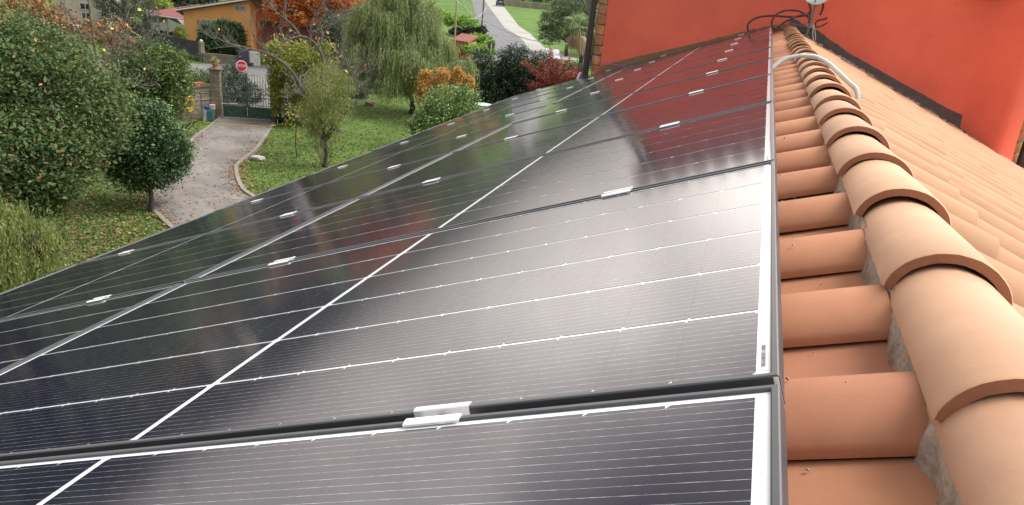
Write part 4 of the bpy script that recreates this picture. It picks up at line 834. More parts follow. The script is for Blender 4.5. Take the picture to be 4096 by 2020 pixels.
# fallen leaves and grass blades
def onground(n, poly_px=None, box=None):
    xs = RNG.uniform(box[0], box[1], n); ys = RNG.uniform(box[2], box[3], n); return xs, ys
pxs = RNG.uniform(200, 1100, 6000); pys = RNG.uniform(450, 1050, 6000); L_ = np.array([G(a, b) for a, b in zip(pxs, pys)]); keep = RNG.random(len(L_)) < .3 + .7 * (np.abs(pxs - 420) < 160)
L_ = L_[keep]; L_[:, 2] = ZG + .055
pxs = RNG.uniform(960, 1900, 1500); pys = RNG.uniform(400, 720, 1500); L2 = np.array([G(a, b) for a, b in zip(pxs, pys)]); L2[:, 2] = ZG + .055; L_ = np.concatenate([L_, L2])
# litter gathered along the kerbs
kb = np.array(dR)[8:50]; idx = RNG.integers(0, len(kb), 900); L3 = np.zeros((900, 3)); L3[:, :2] = kb[idx] + RNG.normal(size=(900, 2)) * .22; L3[:, 2] = ZG + .06
kb = np.array(dL)[10:50]; idx = RNG.integers(0, len(kb), 900); L4 = np.zeros((900, 3)); L4[:, :2] = kb[idx] + RNG.normal(size=(900, 2)) * .25; L4[:, 2] = ZG + .06
L_ = np.concatenate([L_, L3, L4])
o = leaves('fallen_leaves', L_, .075, .7, leafmat('fallen_leaf', [(45, (.17, .095, .05)), (25, (.22, .12, .06)), (12, (.30, .23, .09)), (18, (.11, .06, .035))], .1), None, up=2.0); tag(o, kind='stuff', label='fallen autumn leaves on lawn and driveway', cat='leaves')
pxs = RNG.uniform(0, 1950, 60000); pys = RNG.uniform(360, 1150, 60000); L_ = np.array([G(a, b) for a, b in zip(pxs, pys)])
# keep blades off the driveway
dl, dr = np.array(dL), np.array(dR)
def in_drive(P):
    poly = np.concatenate([dl, dr[::-1]]); x, y = P[:, 0], P[:, 1]; ins = np.zeros(len(P), bool); j = len(poly) - 1
    for i in range(len(poly)):
        a, b = poly[i], poly[j]; c = ((a[1] > y) != (b[1] > y)) & (x < (b[0] - a[0]) * (y - a[1]) / (b[1] - a[1] + 1e-12) + a[0]); ins ^= c; j = i
    return ins
L_ = L_[~in_drive(L_)]; L_[:, 2] = ZG + .03
o = leaves('lawn_grass', L_, .10, .35, leafmat('grass_blade', [(35, (.085, .135, .03)), (30, (.10, .155, .036)), (20, (.13, .165, .045)), (15, (.07, .11, .027))], .2), None, up=.0); tag(o, kind='stuff', label='short lawn grass', cat='grass')

# ============================================================ built things in the garden and beyond
def gpt(px, py): return np.array(G(px, py))
def frame2(P0, P1):
    """unit vectors along P0->P1 on the ground and its normal towards the viewer"""
    u = np.array(P1[:2]) - np.array(P0[:2]); L_ = np.linalg.norm(u); u /= L_; n = np.array([u[1], -u[0]])
    if n @ (CC[:2] - np.array(P0[:2])) < 0: n = -n
    return u, n, L_
def block(m, P0, u, n, a0, a1, b0, b1, z0, z1, mi=0, bev=0.0):
    """box: a along u, b along n (towards the viewer), z above ground"""
    c = np.array(P0[:2]) + u * (a0 + a1) / 2 + n * (b0 + b1) / 2; ang = math.atan2(u[1], u[0])
    m.box((c[0], c[1], ZG + (z0 + z1) / 2), (abs(a1 - a0), abs(b1 - b0), abs(z1 - z0)), Matrix.Rotation(ang, 3, 'Z'), mi, bev)
def block_mat(name, c1, c2, mo, w=.4, h=.2):
    m = bpy.data.materials.new(name); m.use_nodes = True; n = m.node_tree; L = n.links; p = n.nodes['Principled BSDF']; p.inputs['Roughness'].default_value = .9
    t = n.nodes.new('ShaderNodeTexCoord'); sp = n.nodes.new('ShaderNodeSeparateXYZ'); cb = n.nodes.new('ShaderNodeCombineXYZ'); ad = n.nodes.new('ShaderNodeMath'); L.new(t.outputs['Object'], sp.inputs[0])
    L.new(sp.outputs['X'], ad.inputs[0]); L.new(sp.outputs['Y'], ad.inputs[1]); L.new(ad.outputs[0], cb.inputs['X']); L.new(sp.outputs['Z'], cb.inputs['Y'])
    b = n.nodes.new('ShaderNodeTexBrick'); b.inputs['Scale'].default_value = 1; b.inputs['Brick Width'].default_value = w; b.inputs['Row Height'].default_value = h; b.inputs['Mortar Size'].default_value = .012
    b.inputs['Color1'].default_value = (*c1, 1); b.inputs['Color2'].default_value = (*c2, 1); b.inputs['Mortar'].default_value = (*mo, 1); L.new(cb.outputs[0], b.inputs['Vector'])
    z = n.nodes.new('ShaderNodeTexNoise'); z.inputs['Scale'].default_value = 2.5; z.inputs['Detail'].default_value = 8; L.new(t.outputs['Object'], z.inputs['Vector'])
    r = n.nodes.new('ShaderNodeMapRange'); r.inputs['From Min'].default_value = .3; r.inputs['From Max'].default_value = .7; r.inputs['To Min'].default_value = .62; r.inputs['To Max'].default_value = 1.2; L.new(z.outputs['Fac'], r.inputs[0])
    x = n.nodes.new('ShaderNodeMix'); x.data_type = 'RGBA'; x.blend_type = 'MULTIPLY'; x.inputs['Factor'].default_value = 1; L.new(b.outputs[0], x.inputs['A']); L.new(r.outputs[0], x.inputs['B']); L.new(x.outputs['Result'], p.inputs['Base Color']); return m
def root_at(name, P, label, cat, group=None): return tag(empty(name, (P[0], P[1], ZG)), label, cat, group)
def add(m, name, material, root, smooth=False): return ppar(m.build(name, material, smooth=smooth), root)
STONE = block_mat('tufa_blocks', (.26, .22, .155), (.21, .18, .13), (.13, .11, .085))
CAPST = mat('dark_cap_stone', (.10, .09, .08), .9, .3, 8)
TERRA = mat('terracotta_pot', (.36, .14, .07), .85, .2, 9, .2, 40, stain=(5, .55, .62, (.60, .52, .46), .9))
TERRA2 = mat('terracotta_planter', (.38, .12, .065), .85, .15, 9)
IRON = mat('rusty_grey_iron', (.10, .09, .08), .7, .3, 12)
GREENP = mat('green_gate_paint', (.035, .085, .055), .6, .35, 5, stain=(6, .6, .7, (.16, .15, .12), .7))
YEL = mat('yellow_hose_rubber', (.62, .40, .03), .5, .1, 10)

# ---- gate: two pillars' line runs from gL to gR
gL, gR = gpt(893, 471), gpt(1088, 484); gu, gn, gl = frame2(gL, gR); GH = 2.12
pil = root_at('gate_pillar', gL - np.array([*(gu * .23), 0]), 'tan stone block gate pillar with dark cap left of the gate', 'pillar')
m = MB(); block(m, gL, gu, gn, -.46, -.02, -.22, .22, 0, 2.16, bev=.01); add(m, 'stone_shaft', STONE, pil)
m = MB(); block(m, gL, gu, gn, -.53, .05, -.29, .29, 2.165, 2.215, bev=.008); add(m, 'cap', CAPST, pil)
pil2 = root_at('gate_pillar', gR, 'pale gate post half hidden by yellow-green leaves right of the gate', 'pillar')
m = MB(); block(m, gR, gu, gn, .02, .40, -.2, .2, 0, 1.9, bev=.01); add(m, 'stone_shaft', STONE, pil2)
gate = root_at('iron_gate', (gL + gR) / 2, 'double iron gate with green lower panels and tall bars', 'gate')
for lf in (0, 1):
    a0, a1 = (0.02, gl / 2 - .012) if lf == 0 else (gl / 2 + .012, gl - .02); lr = None
    m = MB()
    for a in (a0 + .02, a1 - .02): block(m, gL, gu, gn, a - .022, a + .022, -.02, .02, .06, GH - (.02 if lf else .03))
    for z in (.06, .55, .98, 1.16): block(m, gL, gu, gn, a0 + .045, a1 - .045, -.016, .016, z, z + .035)
    add(m, 'leaf_frame', GREENP, gate)
    m = MB(); block(m, gL, gu, gn, a0 + .045, a1 - .045, -.008, .008, .10, .545); add(m, 'lower_panel', GREENP, gate)
    nb = 8
    for k in range(nb):
        a = a0 + .05 + (a1 - a0 - .1) * (k + .5) / nb; m = MB(); P = gL[:2] + gu * a; h = 1.98 + .05 * math.sin(k)
        m.tube([(*P, ZG + .585), (*P, ZG + h)], .0105, 5); m.tube([(*P, ZG + h), (*P, ZG + h + .07)], [.02, .002], 5); add(m, 'gate_bar', IRON, gate)
    m = MB(); a = a0 + .1 if lf == 0 else a1 - .1; s = 1 if lf == 0 else -1
    P0_ = gL[:2] + gu * (a - s * .12) + gn * .22; P1_ = gL[:2] + gu * (a + s * .55) + gn * .05
    m.tube([(*P0_, ZG + .70), (*(P0_ * .45 + P1_ * .55), ZG + .69)], .018, 8); m.tube([(*(P0_ * .45 + P1_ * .55), ZG + .69), (*P1_, ZG + .69)], .038, 10); add(m, 'opener_arm', mat('opener_grey', (.42, .42, .42), .5, .1), gate, True)
# wall left of the pillar with planters
wL = gpt(725, 479); wu, wn, wl = frame2(wL, gL - np.array([*(gu * .46), 0])); wall = root_at('stone_wall', wL, 'low tan stone wall between the shrub and the gate pillar', 'wall')
m = MB(); block(m, wL, wu, wn, 0, wl, -.16, .12, 0, 1.38, bev=.01); add(m, 'stone_face', STONE, wall)
m = MB(); block(m, wL, wu, wn, -.03, wl, -.20, .16, 1.385, 1.43, bev=.008); add(m, 'coping', CAPST, wall)
m = MB(); P = lambda a, z, b=.14: (*(wL[:2] + wu * a + wn * b), ZG + z)
m.tube([P(wl * .62, .45), P(wl * .62, 1.15), P(wl * .85, 1.15)], .014, 6); m.tube([P(wl * .62, .85), P(wl * .98, .85)], .014, 6)
tag(m.build('water_pipe', GREYPL), 'thin grey water pipes fixed on the stone wall', 'pipe')
for a, w_, lab in ((.12, .30, 'left terracotta planter on the stone wall'), (.47, .42, 'right longer terracotta planter on the stone wall')):
    m = MB(); q = wl * a
    for i in range(3): block(m, wL, wu, wn, q - i * .01, q + w_ + i * .01, -.13 - i * .01, .09 + i * .01, 1.435 + i * .055, 1.49 + i * .055 - .001, bev=.004)
    tag(m.build('terracotta_planter', TERRA2), lab, 'planter', 'planters on the stone wall')
# agave pot on the pillar
pc_ = gL[:2] - gu * .23; pot = tag(empty('flower_pot', (*pc_, ZG + 2.215)), 'large weathered terracotta pot with spiky plant on the gate pillar', 'flower pot')
m = MB(); m.lathe([(.001, 0), (.10, 0), (.11, .03), (.16, .24), (.175, .30), (.215, .32), (.215, .35), (.19, .35), (.17, .30), (.001, .29)], 24, (*pc_, ZG + 2.216)); add(m, 'pot', TERRA, pot, True)
V = []
for i in range(46):
    az = random.random() * 6.28; el = random.uniform(.35, 1.4); d = np.array([math.cos(az) * math.cos(el), math.sin(az) * math.cos(el), math.sin(el)]); w = np.array([-math.sin(az), math.cos(az), 0]) * .018; b = np.array([*pc_, ZG + 2.51]); L_ = random.uniform(.20, .32)
    V.append([b - w, b + w, b + d * L_ * .6 + w * .8 , b + d * L_])
ppar(quads('agave_leaves', np.array(V), RNG.random(46), leafmat('agave_leaf', [(60, (.12, .20, .06)), (40, (.20, .30, .11))])), pot)
# yellow hose: coil hanging on the wall and line across the drive
hc = np.array([*(wL[:2] + wu * wl * .20 + wn * .20), ZG + .72]); hose = tag(empty('yellow_hose', (*hc[:2], ZG)), 'yellow garden hose coiled on the wall and trailing across the driveway', 'hose'); P_ = []
for i in range(190):
    t = i / 190 * 2 * math.pi * 7; r = .17 + .045 * math.sin(i * .13) ; P_.append(hc + np.array([*(wu * r * math.cos(t) + wn * (.03 * math.sin(i * .21) + .02)), r * 1.55 * math.sin(t)]))
m = MB(); m.tube(P_, .014, 6); add(m, 'hose_coil', YEL, hose, True)
tr = [(762, 462, .25), (775, 480, .04), (800, 487, .04), (860, 494, .04), (930, 499, .04), (1000, 503, .05), (1060, 506, .05), (1090, 503, .17), (1110, 499, .06), (1155, 493, .05)]
m = MB(); m.tube(smooth_path([np.array(G(a, b, ZG + h)) for a, b, h in tr], 5), .016, 6); add(m, 'hose_line', YEL, hose, True)
# things by the wall
B0 = gpt(818, 484); bu, bn = gu, gn
trol = root_at('watering_can', B0, 'tall pale grey-green container standing before the wall', 'container'); m = MB()
m.lathe([(.001, 0), (.13, 0), (.12, .1), (.10, .45), (.09, .48), (.001, .48)], 16, (*B0[:2], ZG + .02)); add(m, 'body', mat('grey_green_plastic', (.17, .24, .22), .5, .1), trol, True)
m = MB(); m.tube([(*(B0[:2] - bu * .08), ZG + .46), (*(B0[:2] - bu * .10), ZG + .66), (*(B0[:2] + bu * .10), ZG + .66), (*(B0[:2] + bu * .08), ZG + .46)], .012, 6); add(m, 'handle', PIPEB, trol)
for nm, a, b, z0, w_, h, colr, lab in (('blue_bucket', .08, -.14, .50, .17, .16, (.04, .13, .42), 'small blue bucket behind the grey-green container'), ('teal_crate', .26, -.10, .0, .24, .50, (.05, .16, .17), 'teal crate beside the grey-green container'), ('grey_box', .34, -.12, .52, .20, .22, (.42, .43, .45), 'pale grey box on top of the teal crate')):
    m = MB(); block(m, B0, bu, bn, a - w_ / 2, a + w_ / 2, b - w_ / 2, b + w_ / 2, z0, z0 + h, bev=.02); block(m, B0, bu, bn, a - w_ / 2 - .012, a + w_ / 2 + .012, b - w_ / 2 - .012, b + w_ / 2 + .012, z0 + h * .86, z0 + h * .93, bev=.008)
    tag(m.build(nm, mat(nm + '_plastic', colr, .45, .08)), lab, nm.split('_')[1])
m = MB(); P = gpt(860, 474); block(m, P, gu, gn, -.05, .07, .24, .33, 0, .80, bev=.01); tag(m.build('brick_red_board', mat('brick_red_wood', (.22, .07, .045), .8, .2)), 'narrow brick red board leaning at the pillar foot', 'board')
m = MB(); P = gpt(1110, 500); m.tube([(*P[:2], ZG), (*P[:2], ZG + .26)], .018, 8); tag(m.build('marker_post', WHITEPL), 'short white post in the grass where the hose ends', 'post')
m = MB(); P = gpt(817, 490); m.tube([(*P[:2], ZG), (*P[:2], ZG + .24)], .016, 8); tag(m.build('marker_post', WHITEPL), 'short white post in front of the grey-green container', 'post')
# rock on the lawn
import bmesh
bm = bmesh.new(); bmesh.ops.create_icosphere(bm, subdivisions=4, radius=1)
for v in bm.verts: v.co *= 1 + .28 * mnoise.noise(v.co * 1.4 + Vector((3, 1, 2))) + .1 * mnoise.noise(v.co * 4)
for v in bm.verts: v.co = Vector((v.co.x * .24, v.co.y * .15, v.co.z * .12))
me = bpy.data.meshes.new('rock'); bm.to_mesh(me); bm.free(); me.materials.append(mat('pale_rock', (.46, .43, .44), .9, .25, 9, .8, 20)); ro = bpy.data.objects.new('rock', me); COL.objects.link(ro); P = gpt(1030, 642); ro.location = (P[0], P[1], ZG + .09); ro.rotation_euler = (0, 0, .5)
tag(ro, 'pale grey rock at the edge of the lawn by the driveway bend', 'rock')
# planter on the lawn, white chair, teal basin
P = gpt(1480, 422); root = root_at('terracotta_planter', P, 'long terracotta planter lying on the lawn under the fig tree', 'planter'); m = MB(); u_ = np.array([.9, .42]); u_ /= np.linalg.norm(u_); n_ = np.array([u_[1], -u_[0]])
block(m, P, u_, n_, -.24, .24, -.10, .10, 0, .17, bev=.02); block(m, P, u_, n_, -.27, .27, -.13, .13, .172, .21, bev=.012); add(m, 'trough', TERRA2, root)
P = gpt(1668, 364); ch = root_at('garden_chair', P, 'white plastic garden chair standing behind the willow trunk', 'chair')
for a in (-.19, .19):
    for b in (-.18, .18): m = MB(); block(m, P, u_, n_, a - .02, a + .02, b - .02, b + .02, 0, .40, bev=.006); add(m, 'leg', WHITEPL, ch)
m = MB(); block(m, P, u_, n_, -.22, .22, -.22, .22, .405, .44, bev=.012); add(m, 'seat', WHITEPL, ch)
m = MB()
for a in (-.17, -.085, 0, .085, .17): block(m, P, u_, n_, a - .028, a + .028, -.22, -.19, .445, .82, bev=.006)
block(m, P, u_, n_, -.21, .21, -.225, -.185, .822, .88, bev=.012); add(m, 'backrest', WHITEPL, ch)
P = A(1932, 417, 33); P = np.array([P[0], P[1], ZG]); z = A(1932, 417, 33)[2] - ZG
root = root_at('garden_table', P, 'pale teal oval table top showing beside the laurel shrub', 'table'); m = MB(); m.lathe([(.001, z - .03), (.38, z - .03), (.40, z), (.37, z + .012), (.33, z), (.001, z)], 28, (P[0], P[1], ZG)); add(m, 'table_top', mat('teal_plastic', (.30, .44, .40), .45, .05), root, True)
m = MB(); m.tube([(P[0], P[1], ZG), (P[0], P[1], ZG + z - .03)], [.16, .04], 12); add(m, 'leg', WHITEPL, root, True)
P = gpt(1527, 357); root = root_at('garden_stool', P, 'small white garden stool in the shade under the willow', 'stool'); m = MB(); block(m, P, u_, n_, -.2, .2, -.2, .2, .30, .35, bev=.01); add(m, 'seat', WHITEPL, root)
for a in (-.16, .16):
    for b in (-.16, .16): m = MB(); block(m, P, u_, n_, a - .02, a + .02, b - .02, b + .02, 0, .298); add(m, 'leg', WHITEPL, root)

# ---- orange house, canopy, fence across the road
ORG = mat('orange_plaster', (.80, .38, .13), .85, .06, 1.2, .2, 40, stain=(1.3, .58, .75, (.62, .31, .10), .5)); ORD = mat('shaded_orange_plaster', (.50, .15, .06), .85, .06, 1.2, .2, 40); MARO = mat('maroon_plaster', (.18, .055, .045), .85, .1, 2)  # the darker orange has the recessed wing's shade put into it
ROOFT = mat('old_roof_tiles', (.20, .15, .13), .9, .3, 3, .6, 8); GUT = mat('pale_gutter', (.50, .49, .48), .5, .1, 8); GLS = bpy.data.materials.new('dark_window_glass'); GLS.use_nodes = True; GLS.node_tree.nodes['Principled BSDF'].inputs['Base Color'].default_value = (.03, .035, .045, 1); GLS.node_tree.nodes['Principled BSDF'].inputs['Roughness'].default_value = .08
CURT = mat('grey_curtain', (.24, .27, .31), .8, .25, 6)
DH = 62.0; a_, b_ = A(738, 120, DH + 1.2), A(1003, 120, DH - .8); P0, P1 = np.array([a_[0], a_[1], ZG]), np.array([b_[0], b_[1], ZG]); hu, hn, hl = frame2(P0, P1)
def zat(px, py, P): r = CR.T @ np.array([(px - 2048) / FPX, (py - 1010) / FPX, 1.0]); d = np.linalg.norm(np.array(P[:2]) - CC[:2]); return CC[2] + r[2] * d / math.hypot(r[0], r[1])
zl, zr = zat(738, 42, P0), zat(1003, -6, P1); oh = root_at('orange_house', P0, 'orange plastered single-storey house with sloping roof behind the hedge', 'house')
def hpt(a, b, z): q = P0[:2] + hu * a + hn * b; return (q[0], q[1], z)
m = MB(); m.add([hpt(0, 0, ZG), hpt(hl, 0, ZG), hpt(hl, 0, zr), hpt(0, 0, zl), hpt(0, -6, ZG), hpt(hl, -6, ZG), hpt(hl, -6, zr - 1.9), hpt(0, -6, zl - 1.9)], [(0, 1, 2, 3), (5, 4, 7, 6), (4, 0, 3, 7), (1, 5, 6, 2), (3, 2, 6, 7)]); add(m, 'wall', ORG, oh)
m = MB(); m.add([hpt(-.35, .35, zl - .02), hpt(hl + 1.5, .35, zr + .29), hpt(hl + 1.5, .35, zr + .42), hpt(-.35, .35, zl + .12), hpt(-.35, -6.4, zl - 2.1), hpt(hl + 1.5, -6.4, zr - 1.8), hpt(hl + 1.5, -6.4, zr - 1.65), hpt(-.35, -6.4, zl - 1.95)], [(0, 1, 2, 3), (5, 4, 7, 6), (4, 0, 3, 7), (1, 5, 6, 2), (3, 2, 6, 7), (0, 4, 5, 1)]); rf = add(m, 'roof', ROOFT, oh)
m = MB(); sl_ = (zr - zl + .31) / (hl + 1.85); m.tube([hpt(-.4, .42, zl - .02), hpt(hl + 1.5, .42, zr + .27)], .055, 8); m.tube([hpt(-.4, .42, zl - .02), hpt(-.4, -6, zl - 2.0)], .055, 8); add(m, 'gutter', GUT, oh)
for i in range(22):
    a = -.3 + i * (hl + 1.6) / 22; m = MB(); zz = zl + .13 + (a + .35) * (zr - zl + .30) / (hl + 1.85); m.tube([hpt(a + .12, .36, zz), hpt(a + .12, -.6, zz - .2)], .07, 8); add(m, 'roof_tile', ROOFT, oh)
def window(x0, y0, x1, y1, root, PP, uu, nn, nm='window', fr=GUT, gl=None, mull=1):
    def ab(px, py):
        d = CR.T @ np.array([(px - 2048) / FPX, (py - 1010) / FPX, 1.0]); t = ((PP[:2] - CC[:2]) @ nn) / (d[:2] @ nn); q = CC + d * t; return (q[:2] - PP[:2]) @ uu, q[2] - ZG
    a0, z1 = ab(x0, y0); a1, z0 = ab(x1, y1); m = MB(); w = .05
    for aa, bb in ((a0, a0 + w), (a1 - w, a1)): block(m, PP, uu, nn, aa, bb, .0, .05, z0, z1)
    for k in range(mull): c = a0 + (a1 - a0) * (k + 1) / (mull + 1); block(m, PP, uu, nn, c - w / 2, c + w / 2, .0, .05, z0 + w, z1 - w)
    block(m, PP, uu, nn, a0 + w, a1 - w, .0, .052, z0, z0 + w); block(m, PP, uu, nn, a0 + w, a1 - w, .0, .052, z1 - w, z1); f = add(m, nm, fr, root)
    m = MB(); block(m, PP, uu, nn, a0 + w, a1 - w, .004, .014, z0 + w, z1 - w); g = m.build('pane', gl or GLS); g.parent = f; return a0, a1, z0, z1
window(802, 76, 905, 130, oh, P0, hu, hn, gl=CURT); window(938, 20, 983, 45, oh, P0, hu, hn, gl=CURT)
m = MB(); q0 = (P0, hu, hn); a0 = hl * .22; m.tube([hpt(a0, .10, zat(795, 75, P0)), hpt(a0, .10, ZG + .3)], .035, 8); add(m, 'downpipe', MARO, oh)
m = MB(); block(m, P0, hu, hn, .005, hl - .005, .0, .03, 0, zat(760, 160, P0) - ZG); add(m, 'plinth', MARO, oh)
# recessed wing on the right with porch
w0 = P0 + np.array([*(hu * (hl + .004)), 0]) - np.array([*(hn * 1.1), 0]); zb1, zb2 = zat(1100, 98, w0) - ZG, zat(1100, 84, w0) - ZG; wing = root_at('orange_wing', w0, 'orange wing, its shade painted in, with shaded porch right of the orange house', 'house')
m = MB(); block(m, w0, hu, hn, 0, 8.5, -5, 0, 0, 5.2); add(m, 'wall', ORD, wing); m = MB(); block(m, w0, hu, hn, .35, 8.5, .004, .14, zb1, zb2, bev=.01); add(m, 'porch_beam', mat('dark_porch_beam', (.05, .04, .035), .8), wing)
m = MB(); block(m, w0, hu, hn, .35, 8.4, .003, .05, 0, zb1 - .004); add(m, 'porch_wall', MARO, wing); m = MB(); block(m, w0, hu, hn, -.3, 8.9, -5.2, .5, 5.2, 5.36, bev=.02); add(m, 'roof', ROOFT, wing)
# red canopy
c0, c1 = A(583, 66, 68), A(741, 66, 65); C0, C1 = np.array([c0[0], c0[1], ZG]), np.array([c1[0], c1[1], ZG]); cu, cn, cl_ = frame2(C0, C1); zc = zat(660, 66, (C0 + C1) / 2) - ZG; REDR = mat('red_canopy_roofing', (.20, .05, .045), .7, .15, 3); can = root_at('red_canopy', C0, 'open canopy with dull red roof beside the orange house', 'canopy')
def cp_(a, b, z): q = C0[:2] + cu * a + cn * b; return (q[0], q[1], ZG + z)
m = MB(); m.add([cp_(-.3, .2, zc), cp_(cl_, .2, zc), cp_(cl_, -4.5, zc + .75), cp_(1.0, -4.5, zc + .75), cp_(-.3, .2, zc + .06), cp_(cl_, .2, zc + .06), cp_(cl_, -4.5, zc + .81), cp_(1.0, -4.5, zc + .81)], [(0, 1, 2, 3), (4, 5, 6, 7), (0, 1, 5, 4), (1, 2, 6, 5), (2, 3, 7, 6), (3, 0, 4, 7)]); add(m, 'roof', REDR, can)
m = MB(); m.tube([cp_(-.3, .24, zc), cp_(cl_, .24, zc)], .05); add(m, 'gutter', GUT, can)
for a in (.3, cl_ * .54, cl_ * .32): m = MB(); m.tube([cp_(a, 0, 0), cp_(a, 0, zc)], .07, 8); add(m, 'post', GUT, can)
m = MB(); block(m, C0, cu, cn, -.3, cl_, -4.6, -4.4, 0, zc + .7); add(m, 'shade_backing', mat('painted_shade', (.06, .055, .05), .9), can)  # near-black sheet: the shade behind the open canopy is put into its colour
q = A(700, 122, 67); Q = np.array([q[0], q[1], ZG]); zt = q[2] - ZG; tb = root_at('garden_table', Q, 'white topped table standing under the red canopy', 'table'); m = MB(); block(m, Q, cu, cn, -.7, .75, -.35, .35, zt - .05, zt, bev=.01); add(m, 'table_top', WHITEPL, tb)
for a in (-.6, .65):
    for b in (-.28, .28): m = MB(); block(m, Q, cu, cn, a - .035, a + .035, b - .03, b + .03, 0, zt - .052); add(m, 'leg', PIPEB, tb)
q = A(706, 103, 72); Q = np.array([q[0], q[1], ZG]); car2 = root_at('parked_car', Q, 'silver car half hidden in the dark under the red canopy', 'car')
def car(root, P, u, n, L_, Wd, H, paint):
    m = MB(); pr = [(0, .28), (.0, .62), (.06, .78), (.85, .88), (1.35, .98 * H / 1.45), (1.75, H), (3.0, H), (3.55, .98), (L_ - .1, .92), (L_, .6), (L_, .28)]; pr = [(a * L_ / 4.2 if a < L_ - .2 else a, z) for a, z in pr]
    k = len(pr); vs = []
    for s_, ins in ((-1, 1), (1, 1)):
        for a, z in pr: w = Wd / 2 * (1 if z < .95 else .86); q = np.array(P[:2]) + u * (a - L_ / 2) + n * (w * s_); vs.append((q[0], q[1], ZG + z))
    m.add(vs, [tuple(range(k)), tuple(range(k, 2 * k))] + [(i, (i + 1) % k, (i + 1) % k + k, i + k) for i in range(k)]); add(m, 'body', paint, root, True)
    for s_ in (-1, 1):
        for f in (.19, .80):
            c = np.array(P[:2]) + u * (L_ * f - L_ / 2) + n * (Wd / 2 - .09) * s_; m = MB(); R_ = Matrix.Rotation(math.atan2(n[1], n[0]), 3, 'Z') @ Matrix.Rotation(math.pi / 2, 3, 'Y')
            m.lathe([(.001, -.1), (.30, -.1), (.33, -.07), (.33, .07), (.30, .1), (.001, .1)], 20, (c[0], c[1], ZG + .33), R=R_); w = add(m, 'wheel', PIPEB, root, True); m = MB(); m.lathe([(.001, -.108), (.19, -.106), (.2, -.101), (.2, .101), (.19, .106), (.001, .108)], 16, (c[0], c[1], ZG + .33), R=R_); g = m.build('rim', GUT); g.parent = w
    gz = [(1.30 / 4.2, .98), (1.74 / 4.2, H - .06), (3.0 / 4.2, H - .06), (3.45 / 4.2, 1.0)]
    for s_ in (-1, 1):
        m = MB(); vs = []
        for f, z in gz: q = np.array(P[:2]) + u * (f * L_ - L_ / 2) + n * (Wd / 2 * .86 + .012) * s_; vs.append((q[0], q[1], ZG + z))
        for f, z in gz: q = np.array(P[:2]) + u * (f * L_ - L_ / 2) + n * (Wd / 2 * .80) * s_; vs.append((q[0], q[1], ZG + z))
        m.add(vs, [(0, 1, 2, 3), (4, 5, 6, 7)] + [(i, (i + 1) % 4, (i + 1) % 4 + 4, i + 4) for i in range(4)]); add(m, 'side_window', GLS, root)
car(car2, Q, cu, cn, 4.1, 1.7, 1.42, mat('silver_paint', (.45, .46, .47), .3, .03, metal=.3))
# black fence with privacy panels
f0, f1 = gpt(600, 200), gpt(803, 246); F0 = f0; fu, fn, fl = frame2(f0, f1); ft = zat(803, 168, f1) - ZG; FB = mat('black_iron', (.035, .036, .042), .6, .2); FPN = mat('grey_privacy_cloth', (.055, .06, .075), .8, .15, 3)
fence = root_at('metal_fence', f0, 'black metal fence with grey privacy panels along the road', 'fence')
m = MB(); block(m, F0, fu, fn, -3, fl, -.03, .03, .0, .12); block(m, F0, fu, fn, -3, fl, -.025, .025, ft - .05, ft); add(m, 'fence_rail', FB, fence)
m = MB(); k = -3
while k < fl: block(m, F0, fu, fn, k, k + .02, -.012, .012, .125, ft - .055); k += .12
add(m, 'fence_bars', FB, fence)
for a, b in ((-2.8, 0), (.2, fl * .48), (fl * .50, fl * .66), (fl * .745, fl * .97)): m = MB(); block(m, F0, fu, fn, a, b, .016, .024, .30, ft - .06); add(m, 'privacy_panel', FPN, fence)
q = f1; post = root_at('fence_pillar', q, 'tan stone pillar with white ball cap at the fence end', 'pillar'); m = MB(); block(m, q, fu, fn, .02, .30, -.15, .15, 0, ft + .02, bev=.01); add(m, 'stone_shaft', STONE, post)
m = MB(); m.lathe([(.001, 0), (.09, .01), (.11, .07), (.07, .15), (.001, .17)], 14, (*(q[:2] + fu * .16), ZG + ft + .022)); add(m, 'cap', WHITEPL, post, True)
m = MB(); l0 = q[:2] + fu * .32; g2 = gpt(955, 262); lu, ln, ll = frame2(np.array([*l0, 0]), g2); block(m, np.array([*l0, ZG]), lu, ln, 0, ll, -.12, .12, 0, .62, bev=.02); tag(m.build('garden_wall', STONE), 'low tan stone wall under the trimmed hedge across the road', 'wall')
d0, d1 = gpt(953, 264), gpt(995, 264); du, dn, dl_ = frame2(d0, d1); dz = zat(975, 200, d0) - ZG; dr_ = root_at('metal_door', d0, 'dark grey metal gate leaf behind the stop sign', 'gate'); m = MB(); block(m, d0, du, dn, 0, dl_, -.03, .03, .04, dz, bev=.005); add(m, 'door_leaf', mat('slate_paint', (.045, .05, .07), .5, .08, 2), dr_)
m = MB(); P = d0[:2] + du * dl_ * .18 + dn * .05; m.lathe([(.001, -.03), (.03, -.02), (.035, 0), (.03, .02), (.001, .03)], 10, (*P, ZG + dz * .6)); add(m, 'lock_plate', WHITEPL, dr_, True)
m = MB(); block(m, d0, du, dn, dl_ + .03, dl_ + .75, -.15, .15, 0, dz * .92, bev=.03); tag(m.build('white_wall_block', mat('rough_white_plaster', (.50, .48, .45), .9, .2, 3)), 'rough whitish wall piece right of the dark grey gate leaf', 'wall')
for i, (px, py) in enumerate([(826, 246), (1003, 268)]):
    P = gpt(px, py); m = MB(); m.lathe([(.001, 0), (.16, 0), (.19, .1), (.21, .25), (.001, .25)], 14, (P[0], P[1], ZG + .02)); tag(m.build('plant_tub', mat('dark_tub', (.07, .05, .045), .8, .2), smooth=True), ['dark tub standing at the foot of the fence pillar', 'small dark tub by the whitish wall piece'][i], 'tub')

